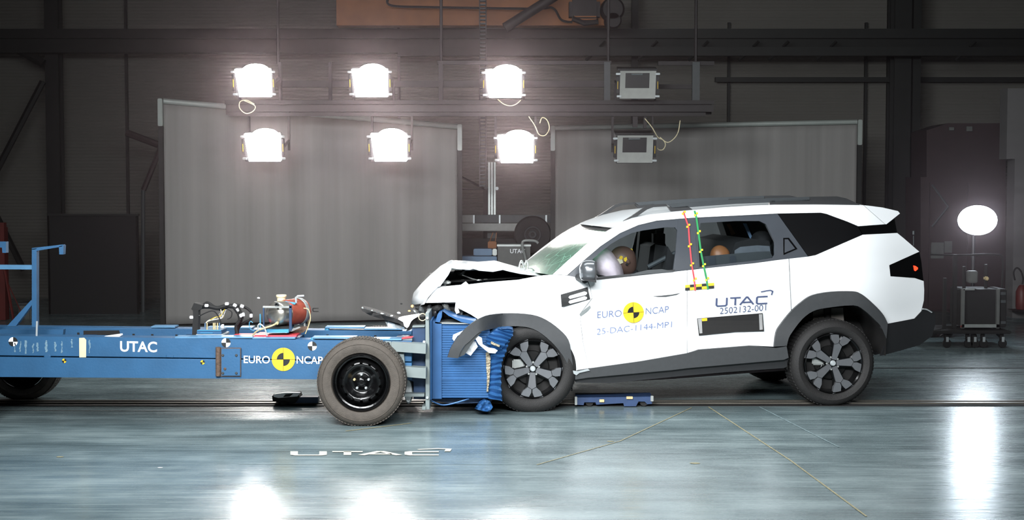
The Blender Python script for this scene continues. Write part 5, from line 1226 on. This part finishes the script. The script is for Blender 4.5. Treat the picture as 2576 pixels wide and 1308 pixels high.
br = obj('deformable_barrier', bm, M_blued, tr, None, 0)
bm = BM(); pprism(bm, [(1085, 808), (1111, 812), (1111, 1003), (1085, 1003)], YB-0.02, 0.98); obj('barrier_back_block', bm, M_blueb, br)
bm = BM(); pbox(bm, 1111, 948, 1228, 955, YB-0.006, 0.01, 0.001); obj('joint_strip', bm, M_blued, br)
bm = BM(); pprism(bm, [(1094, 813), (1101, 790), (1112, 785), (1111, 798), (1105, 813)], YB-0.02, 0.9); obj('torn_cladding', bm, M_blued, br)
bm = BM(); pprism(bm, [(1114, 783), (1124, 788), (1150, 799), (1196, 808), (1184, 815), (1160, 810), (1128, 794)], YB-0.03, 0.3); obj('torn_cladding', bm, M_blued, br)
bm = BM(); pprism(bm, [(1098, 811), (1190, 813), (1190, 815.5), (1098, 814)], YB-0.02, 0.9); obj('top_edge', bm, M_alu, br)
# crushed pleats at the right end of the barrier
def pleat(name, left, right, n, Y, amp, m, depth=0.35):
    """folded sheet between two edge lines: zigzag folds running across"""
    bm = BM(); Lp = curvepts([Vector((x, y, 0)) for x, y in left], 8); Rp = curvepts([Vector((x, y, 0)) for x, y in right], 8)
    def at(l, t): k = t*(len(l)-1); i = min(int(k), len(l)-2); return l[i].lerp(l[i+1], k-i)
    rows = []
    for i in range(n*2+1):
        t = i/(n*2); a, b = at(Lp, t), at(Rp, t); o = amp if i % 2 else 0; j = 0.3*amp*noise.noise(Vector((i*0.7, 3.1, 0)))
        row = []
        for k in range(7):
            s = k/6; p = a.lerp(b, s); row.append(P(p.x + (1.8 if i % 2 == 0 else -1.5)*s, p.y + 1.2*sin(s*5+i), Y + o + j*s + 0.05*(s-0.5)**2))
        rows.append(row)
    fv = [[bm.verts.new(p) for p in r_] for r_ in rows]; bv = [[bm.verts.new(p + Vector((0, depth, 0))) for p in r_] for r_ in rows]
    for i in range(len(rows)-1):
        for k in range(6): bm.faces.new((fv[i][k], fv[i][k+1], fv[i+1][k+1], fv[i+1][k]))
        bm.faces.new((fv[i][6], bv[i][6], bv[i+1][6], fv[i+1][6])); bm.faces.new((fv[i][0], fv[i+1][0], bv[i+1][0], bv[i][0]))
    bm.faces.new(fv[0] + bv[0][::-1]); bm.faces.new(fv[-1] + bv[-1][::-1])
    return obj(name, bm, m, br, None, 0)
pleat('crushed_pleats', [(1244, 842), (1234, 875), (1232, 920), (1230, 960), (1228, 1001)], [(1286, 840), (1276, 875), (1262, 915), (1260, 960), (1262, 1010)], 13, 11.36, 0.030, M_blued)
pleat('crushed_pleats', [(1232, 872), (1222, 858), (1228, 842), (1248, 830), (1262, 826)], [(1256, 884), (1266, 872), (1280, 856), (1290, 842), (1288, 829)], 7, 11.33, 0.025, M_blued, 0.2)
bm = BM(); pprism(bm, [(1180, 846), (1232, 834), (1236, 1002), (1180, 1002)], YB+0.012, 0.8); obj('crushed_core', bm, M_blued, br)
bm = BM(); v, t = tess([(1222, 888), (1229, 884), (1234, 900), (1233, 930), (1231, 960), (1228, 985), (1224, 985), (1225, 950), (1223, 920)], (), 3)
shell(bm, [P(p[0], p[1], 11.365 + 0.012*noise.noise(Vector((p[0]*0.6, p[1]*0.6, 0)))) for p in v], t, [P(p[0], p[1], 11.42) for p in v]); obj('exposed_honeycomb', bm, M_honey, br, None, 0)
bm = BM(); v, t = tess([(1236, 858), (1246, 864), (1258, 868), (1256, 873), (1242, 868), (1234, 864)], (), 3)
shell(bm, [P(p[0], p[1], 11.318 + 0.006*noise.noise(Vector((p[0]*0.6, p[1]*0.6, 5)))) for p in v], t, [P(p[0], p[1], 11.36) for p in v]); obj('exposed_honeycomb', bm, M_honey, br, None, 0)
bm = BM(); v, t = tess([(1194, 1028), (1205, 1010), (1217, 1003), (1232, 1008), (1240, 1024), (1232, 1036), (1214, 1034)], (), 6)
shell(bm, [P(p[0], p[1], 11.42 + 0.05*noise.noise(Vector((p[0]*0.15, p[1]*0.15, 2)))) for p in v], t, [P(p[0], p[1], 11.7) for p in v])
for q in bm.verts: q.co.z = max(q.co.z, 0.02)
obj('crumpled_foil', bm, M_blued, br, None, 0)
bm = BM(); pts = curvepts([P(1085, 1008, YB+0.02), P(1110, 1018, YB+0.02), P(1135, 1016, YB+0.02), P(1180, 1003, YB+0.02)], 6); tube(bm, pts, 0.006, 6); obj('loose_strip', bm, M_blued, br)
bm = BM(); pprism(bm, [(1083, 1003), (1240, 1003), (1235, 1012), (1150, 1016), (1083, 1008)], YB+0.1, 0.8); obj('barrier_underside', bm, M_dkblue, br)

# trolley wheels: black pressed steel rims
def steelwheel(c, rad, rr):
    ax = Vector((0, 1, 0)); c = Vector(c)
    bm = BM(); lathe(bm, [(rr, 0.02), (rr+0.01, 0.0), (rr+0.03, -0.006), ((rr+rad)/2, -0.014), (rad-0.03, -0.004), (rad-0.008, 0.014), (rad, 0.04), (rad, 0.17), (rad-0.012, 0.2), ((rr+rad)/2, 0.215), (rr, 0.2)], c, ax, 80)
    lathe(bm, [(rad-0.045, -0.009), (rad-0.041, -0.013), (rad-0.037, -0.008)], c, ax, 80)
    for k in range(84):
        t = BM(); box(t, (-0.009, 0.02, rad-0.003), (0.009, 0.07, rad+0.004)); box(t, (-0.009+0.008, 0.08, rad-0.003), (0.017, 0.13, rad+0.004)); box(t, (-0.009, 0.14, rad-0.003), (0.009, 0.19, rad+0.004))
        merge(bm, t, Matrix.Translation(c) @ Matrix.Rotation(2*pi*k/84, 4, 'Y'))
    for v in bm.verts: v.co.z = max(v.co.z, 0.004)
    w_ = obj('wheel', bm, M_tyre2, tr)
    bm = BM(); lathe(bm, [(rr, -0.004), (rr-0.006, -0.012), (rr-0.014, -0.004), (rr-0.017, 0.03), (rr-0.028, 0.034), (rr-0.034, 0.09), (rr-0.05, 0.10)], c, ax, 80); obj('rim', bm, M_steel, w_)
    # disc with a ring of round holes
    bm = BM(); ro, ri = rr-0.045, 0.075
    def fz(x, y, o=0.0):
        r_ = sqrt(x*x+y*y); h = 0.045 + 0.02*cos((r_-ri)/(ro-ri)*pi*1.6)
        return c + Vector((x, h + o, y))
    outer = [(ro*cos(2*pi*k/56), ro*sin(2*pi*k/56)) for k in range(56)]
    holes = []
    for k in range(14):
        a = 2*pi*(k+0.5)/14; cx, cy = 0.148*cos(a), 0.148*sin(a); holes.append([(cx+0.0125*cos(2*pi*j/10), cy+0.0125*sin(2*pi*j/10)) for j in range(10)])
    v, t = tess(outer, holes, 0.012); shell(bm, [fz(*p) for p in v], t, [fz(p[0], p[1], 0.004) for p in v]); obj('wheel_disc', bm, M_steel, w_, None, 60)
    bm = BM(); lathe(bm, [(0, 0.13), (rr-0.03, 0.13), (rr-0.03, 0.15), (0, 0.15)], c, ax, 40); obj('wheel_back', bm, M_matt, w_)
    bm = BM(); lathe(bm, [(0, 0.035), (0.016, 0.035), (0.018, 0.04), (0.026, 0.045), (0.03, 0.055), (0.03, 0.07), (0, 0.07)], c, ax, 28); obj('hub_cap', bm, M_rust, w_)
    for k in range(5):
        a = pi/2 + 2*pi*k/5; p = c + Vector((0.056*cos(a), 0, 0.056*sin(a)))
        bm = BM(); lathe(bm, [(0, 0.028), (0.006, 0.029), (0.010, 0.035), (0.0105, 0.06), (0, 0.06)], p, ax, 12); obj('wheel_nut', bm, M_tan if k == 1 else M_clip, w_)
    return w_
wc = P(908, 970, 10.9); wc.z = 0.332
steelwheel((wc.x, 10.90, 0.332), 0.330, 0.215)
xr_ = P(57, 905, 12.2).x
for x, y in ((wc.x, 12.22), (xr_-0.16, 10.90), (xr_-0.02, 12.22)): steelwheel((x, y, 0.332 if y < 12 else 0.309), 0.330 if y < 12 else 0.307, 0.215 if y < 12 else 0.205)
for x in (wc.x, xr_):
    bm = BM(); tube(bm, [(x, 11.02, 0.332), (x, 12.3, 0.332)], 0.035, 12); obj('axle', bm, M_matt, tr)
bm = BM(); t = BM(); lathe(t, [(0, 0), (0.05, 0), (0.06, 0.02), (0.06, 0.2), (0, 0.2)], (0, 0, 0), seg=24); merge(bm, t, Matrix.Translation(P(1027, 984, 11.3)) @ Matrix.Diagonal((0.55, 1, 1.7, 1))); obj('air_bellow', bm, M_clip, tr)

# equipment bolted on the trolley
YQ = 11.45
hb = None
bm = BM(); pprism(bm, [(485, 780), (499, 780), (499, 800), (498, 822), (500, 847), (483, 847), (484, 820), (486, 800)], YQ-0.06, 0.08); hb = obj('cable_loom', bm, M_matt, tr)
bm = BM(); pprism(bm, [(481, 777), (488, 762), (496, 764), (510, 768), (508, 776), (500, 781), (483, 780)], YQ-0.05, 0.1); obj('loom_clamp', bm, M_matt, hb)
bm = BM(); tube(bm, curvepts([P(x, y, YQ) for x, y in [(488, 774), (504, 772), (526, 771), (548, 775), (570, 770), (593, 773), (604, 785), (607, 802), (598, 816), (596, 842)]], 6), 0.017, 8); obj('loom_bundle', bm, M_matt, hb)
bm = BM(); tube(bm, curvepts([P(x, y, YQ+0.04) for x, y in [(500, 775), (516, 764), (524, 762), (540, 772), (560, 779), (580, 768), (600, 768), (622, 776), (632, 788), (630, 803), (616, 811), (602, 822), (594, 845)]], 6), 0.011, 8); obj('loom_bundle', bm, M_matt, hb)
bm = BM(); tube(bm, curvepts([P(x, y, YQ-0.03) for x, y in [(588, 772), (600, 790), (603, 805), (594, 822), (598, 845)]], 6), 0.014, 8); obj('loom_bundle', bm, M_matt, hb)
bm = BM(); tube(bm, curvepts([P(x, y, YQ-0.05) for x, y in [(497, 798), (515, 788), (536, 782), (549, 795), (557, 816)]], 6), 0.005, 6); obj('thin_cable', bm, M_matt, hb)
bm = BM(); tube(bm, curvepts([P(x, y, YQ) for x, y in [(573, 778), (583, 785), (581, 798), (572, 803)]], 6), 0.004, 6); obj('thin_cable', bm, M_matt, hb)
for x, y, a in ((520, 768.5, 0), (609, 770, 20), (612, 791, 80), (605, 794, 70), (632, 794, 90), (591, 768, 30), (571, 764, 0), (492, 799, 40), (497, 794, 40), (597, 780, 70), (482, 798, 0), (560, 820, 90), (560, 842, 70)):
    bm = BM(); t = BM(); box(t, (-0.014, -0.012, -0.011), (0.014, 0.012, 0.011), 0.003); merge(bm, t, Matrix.Translation(P(x, y, YQ-0.03)) @ Matrix.Rotation(R(a), 4, 'Y')); obj('white_tape_wrap', bm, M_wht, hb)
random.seed(5)
for i in range(9):
    pts = [(518 + random.uniform(-2, 4), 812), (524 + i, 806 + random.uniform(-3, 3)), (545 + random.uniform(-4, 4), 800 + random.uniform(-3, 3)), (556 + random.uniform(-5, 6), 795 + random.uniform(-6, 4)), (555 + i*1.7, 778 + random.uniform(0, 5))]
    bm = BM(); tube(bm, curvepts([P(x, y, YQ-0.02+0.01*(i % 3)) for x, y in pts], 5), 0.0025, 5); obj('thin_wire', bm, [M_wht, M_tan, M_yel, M_alu][i % 4], hb)
bm = BM(); pbox(bm, 492, 841, 562, 849, YQ-0.12, 0.25, 0.004); jb = obj('junction_box', bm, M_clip, tr)
bm = BM(); pbox(bm, 495, 831, 557, 841, YQ-0.12, 0.22, 0.003); obj('box_lid', bm, M_blue, jb)
bm = BM(); pbox(bm, 496, 830, 556, 832, YQ-0.13, 0.01); pbox(bm, 504, 837, 535, 838.5, YQ-0.125, 0.01); obj('box_edge', bm, M_ltblue, jb)
for x in (516, 521, 537, 541, 547, 552):
    bm = BM(); tube(bm, [P(x, 812, YQ-0.06), P(x, 832, YQ-0.06)], 0.005, 6); obj('connector', bm, M_tan if x % 2 else M_bluec, jb)
# air tank in a small frame
tc_ = P(696, 789, 11.30); axd = Vector((0.52, 0.85, -0.0)).normalized()
bm = BM(); rt = 0.096
lathe(bm, [(0, -0.055)] + [(rt*sin(a), -0.055*cos(a)) for a in [pi/2*k/8 for k in range(1, 9)]] + [(rt, 0.08), (0, 0.08)], tc_, axd, 48); tk = obj('air_tank', bm, M_tank, tr)
bm = BM(); lathe(bm, [(0, 0.08), (rt*1.0, 0.08), (rt*1.06, 0.10), (rt*1.06, 0.24), (rt, 0.3), (0.05, 0.34), (0, 0.34)], tc_, axd, 48); obj('red_drum', bm, M_drum, tk)
bm = BM(); lathe(bm, [(rt*1.09, 0.235), (rt*1.12, 0.24), (rt*1.12, 0.27), (rt*1.09, 0.275)], tc_, axd, 48, True); obj('drum_band', bm, M_alu, tk)
tcp = tc_ + Vector((0.06, 0.1, 0))
nk = P(708, 775, 11.42)
bm = BM(); lathe(bm, [(0, -0.02), (0.033, -0.02), (0.033, 0.055), (0, 0.055)], nk, (0, 0, 1), 28); obj('filler_neck', bm, M_clip, tk)
bm = BM(); lathe(bm, [(0, 0), (0.038, 0), (0.041, 0.004), (0.041, 0.016), (0.037, 0.02), (0, 0.02)], nk + Vector((0, 0, 0.085)), (0, 0, 1), 28); lathe(bm, [(0, 0), (0.033, 0), (0.033, 0.04), (0, 0.04)], nk + Vector((0, 0, 0.05)), (0, 0, 1), 28); obj('filler_cap', bm, M_cream, tk)
bm = BM(); lathe(bm, [(0.008, -0.006), (0.011, -0.012), (0.015, -0.006), (0.015, 0.02), (0, 0.02), (0, 0.0)], P(696, 766, 11.22), (0, 1, 0), 20); obj('tank_port', bm, M_trimg, tk)
bm = BM(); pbox(bm, 661, 770.5, 733, 774.5, 11.19, 0.02); fr2 = obj('tank_frame', bm, M_alu, tr)
for q, Y, m in (((661, 774, 665, 826), 11.19, M_dkblue), ((727, 768, 734, 832), 11.19, M_dkblue), ((764, 776, 768, 824), 11.5, M_alu), ((774, 780, 777, 822), 11.6, M_tan), ((653, 790, 656, 824), 11.25, M_ltblue)):
    bm = BM(); pbox(bm, *q, Y, 0.02, 0.001); obj('frame_post', bm, m, fr2)
for q, Y, m in (((670, 829, 726, 837), 11.2, M_ltblue), ((664, 822, 728, 829), 11.25, M_matt), ((640, 843, 746, 848), 11.22, M_red), ((580, 846.5, 640, 849.5), 11.2, M_red)):
    bm = BM(); pbox(bm, *q, Y, 0.25, 0.001); obj('frame_base', bm, m, fr2)
for poly, Y, m in (([(718, 842), (727, 831), (756, 822), (777, 821), (764, 836), (740, 842)], 11.4, M_rust), ([(726, 830), (752, 822), (756, 824), (734, 834), (726, 835)], 11.3, M_alu), ([(752, 764), (758, 756), (770, 768), (780, 782), (777, 784), (766, 772)], 11.6, M_clip), ([(718, 757), (744, 762), (742, 766), (720, 762)], 11.35, M_ltblue)):
    bm = BM(); pprism(bm, poly, Y, 0.03); obj('frame_gusset', bm, m, fr2)
bm = BM(); tube(bm, [P(745, 764, 11.4), P(744, 748, 11.4), P(748, 745, 11.4), P(765, 744, 11.4)], 0.008, 8); obj('outlet_pipe', bm, M_clip, tk)
bm = BM(); tube(bm, curvepts([P(x, y, Y) for x, y, Y in [(697, 813, 11.2), (682, 820, 11.17), (660, 827, 11.17), (645, 834, 11.2), (632, 848, 11.25)]], 5), 0.007, 8); lathe(bm, [(0, -0.01), (0.012, -0.01), (0.012, 0.03), (0, 0.03)], P(697, 813, 11.21), seg=12); obj('tan_hose', bm, M_tan, tk)
bm = BM(); tube(bm, curvepts([P(x, y, 11.16) for x, y in [(650, 832), (649, 820), (654, 815), (664, 823), (668, 832), (672, 845)]], 5), 0.006, 8); obj('white_hose', bm, M_clip, tk)
bm = BM(); tube(bm, curvepts([P(x, y, 11.4) for x, y in [(764, 775), (776, 779), (781, 800), (776, 820), (768, 840)]], 5), 0.004, 6); obj('thin_pipe', bm, M_tan, tk)
bm = BM(); tube(bm, curvepts([P(x, y, 11.4) for x, y in [(636, 812), (630, 808), (627, 816), (630, 828), (640, 832)]], 5), 0.003, 6); obj('thin_pipe', bm, M_ltblue, tk)

# writing on the large screen, half hidden by the tank
sc_ = bpy.data.objects['backdrop_screen']
fs = lambda x, y: P(x, y, 19.12)
place2d('wide_lettering', strokes2d(WIDE, 0.15, 4.8), (733, 783), (805, 783), (0, -8.6), fs, M_ink, sc_)

# torn parts flying over the rail
def frag(name, poly, Y, d, m, label, cat, step=1e9, jit=0.0):
    bm = BM(); v, t = tess(poly, (), step); A = [P(p[0], p[1], Y + jit*noise.noise(Vector((p[0]*.1, p[1]*.1, 0)))) for p in v]; shell(bm, A, t, [a + Vector((0, d, 0)) for a in A])
    return tag(obj(name, bm, m, org=P(poly[0][0], poly[0][1], Y)), label, cat)
gp = frag('grille_strip', [(907, 775), (911, 782), (930, 793), (961, 803), (985, 809), (1004, 814), (1017, 824), (1023, 822), (1014, 812), (1001, 803), (973, 795), (950, 788), (936, 783)], 11.3, 0.25, M_matt, 'torn black bumper grille strip sticking out over the trolley rail', 'car part', 8, 0.02)
for i, x in enumerate(range(912, 1000, 8)):
    y = 776 + (x-912)*0.31; bm = BM(); t = BM(); box(t, (-0.007, -0.01, -0.01), (0.007, 0.01, 0.012), 0.002); merge(bm, t, Matrix.Translation(P(x, y, 11.33))); obj('clip', bm, M_trimg if i % 3 else M_alu, gp)
frag('bumper_skin', [(967, 805), (985, 811), (1016, 821), (1019, 829), (998, 826), (976, 823)], 11.36, 0.2, M_clip, 'grey-white bumper skin shard under the torn grille strip', 'car part', 8, 0.03)
frag('bumper_skin', [(1001, 803), (1003, 799), (1012, 796), (1053, 789), (1060, 791), (1040, 803), (1034, 809), (1028, 822), (1024, 825), (1017, 821), (1014, 810)], 11.28, 0.02, M_wht, 'bright white bumper shard wedged before the barrier mounting plate', 'car part', 8, 0.03)
frag('bumper_support', [(1056, 796), (1042, 801), (1032, 810), (1026, 825), (1021, 834), (1030, 831), (1040, 820), (1068, 818), (1068, 796)], 11.34, 0.3, M_matt, 'black bumper support crushed against the barrier mounting plate', 'car part', 8, 0.03)
bm = BM(); cc_ = P(1062.6, 797.5, 11.27); tube(bm, [cc_ + Vector((0.028*cos(a), 0.004*sin(3*a), 0.028*sin(a))) for a in [2*pi*k/24 for k in range(25)]], 0.0035, 6, False); tag(obj('hose_clip_ring', bm, M_cream, org=cc_), 'thin pale ring lying against the barrier mounting plate', 'ring')
random.seed(9)
for x, y, s, m, lb in ((650, 749.5, .009, M_wht, 'white fragment flying left of the silver tank'), (1003, 787, .011, M_wht, 'white fragment flying above the bright bumper shard'), (1029, 782, .007, M_spark, 'glowing orange fragment below the bonnet tip'),
                      (1009, 764, .008, M_matt, 'dark fragment flying left of the bonnet tip'), (1062, 721, .009, M_wht, 'white fragment flying in front of the bonnet slope'), (985, 794, .008, M_wht, 'white fragment flying over the middle of the grille strip'), (963, 789, .007, M_alu, 'grey fragment flying over the left half of the grille strip')):
    t = BM(); bmesh.ops.create_icosphere(t, subdivisions=1, radius=s)
    for v in t.verts: v.co *= 1 + 0.5*noise.noise(v.co*90)
    bm = BM(); merge(bm, t, Matrix.Translation(P(x, y, 11.3)) @ Matrix.Diagonal((1.5, 1, .8, 1))); tag(obj('plastic_fragment', bm, m, org=P(x, y, 11.3), smooth=0), lb, 'fragment', 'fragments flying from the crash')
for poly, lb, Y in (([(1140, 842), (1166, 831), (1164, 836), (1150, 846), (1142, 858), (1138, 852)], 'white torn sheet behind the tip of the wheel flare', 11.34),
                 ([(1164, 884), (1182, 862), (1196, 858), (1202, 872), (1184, 895)], 'white square label sheet hanging inside the torn flare', 11.32),
                 ([(1196, 852), (1203, 845), (1212, 850), (1214, 866), (1228, 874), (1244, 877), (1252, 882), (1246, 889), (1230, 888), (1218, 878), (1204, 866)], 'white torn liner tongue lying on the crushed blue pleats', 11.27)):
    frag('torn_liner', poly, Y, 0.008, M_wht, lb, 'car part', 7, 0.03)
# small litter on the floor
for x, y, s, m, lb in ((402, 1177, .008, M_wht, 'tiny white crumb on the floor left of the lamp reflections'), (150, 1150, .012, M_tapeo, 'small faded yellow litter on the floor at the left'), (1748, 1166, .016, M_tapeo, 'cream leaf-shaped scrap on the floor below the doors'), (1535, 1111, .012, M_tapeo, 'cream scrap on the floor before the front wheel')):
    c = G(x, y); t = BM(); bmesh.ops.create_icosphere(t, subdivisions=2, radius=s)
    for v in t.verts: v.co *= 1 + 0.3*noise.noise(v.co*60)
    bm = BM(); merge(bm, t, Matrix.Translation(c + Vector((0, 0, 0.003))) @ Matrix.Diagonal((2.2, 1.2, 0.15, 1))); tag(obj('floor_scrap', bm, m, org=c, smooth=60), lb, 'scrap', 'scraps lying on the floor')

# ------------------------------------------------------------------ added pink scatter volume that imitates lens flare around the lamps
hz_m = bpy.data.materials.new('lens_glow_volume'); hz_m.use_nodes = True; nt = hz_m.node_tree; nt.nodes.clear()
out = nt.nodes.new('ShaderNodeOutputMaterial'); vs_ = nt.nodes.new('ShaderNodeVolumeScatter')
vs_.inputs['Color'].default_value = (1.0, 0.80, 0.84, 1); vs_.inputs['Density'].default_value = 0.009; vs_.inputs['Anisotropy'].default_value = 0.75
nt.links.new(vs_.outputs[0], out.inputs['Volume'])
tag(obj('glow_volume', box(BM(), (-12.9, 13.8, 0.02), (12.9, 23.3, 6.0)), hz_m, org=(0, 18, 3)), 'added pink volume imitating lens glow around the lit floodlights', 'glow_volume', kind='stuff')
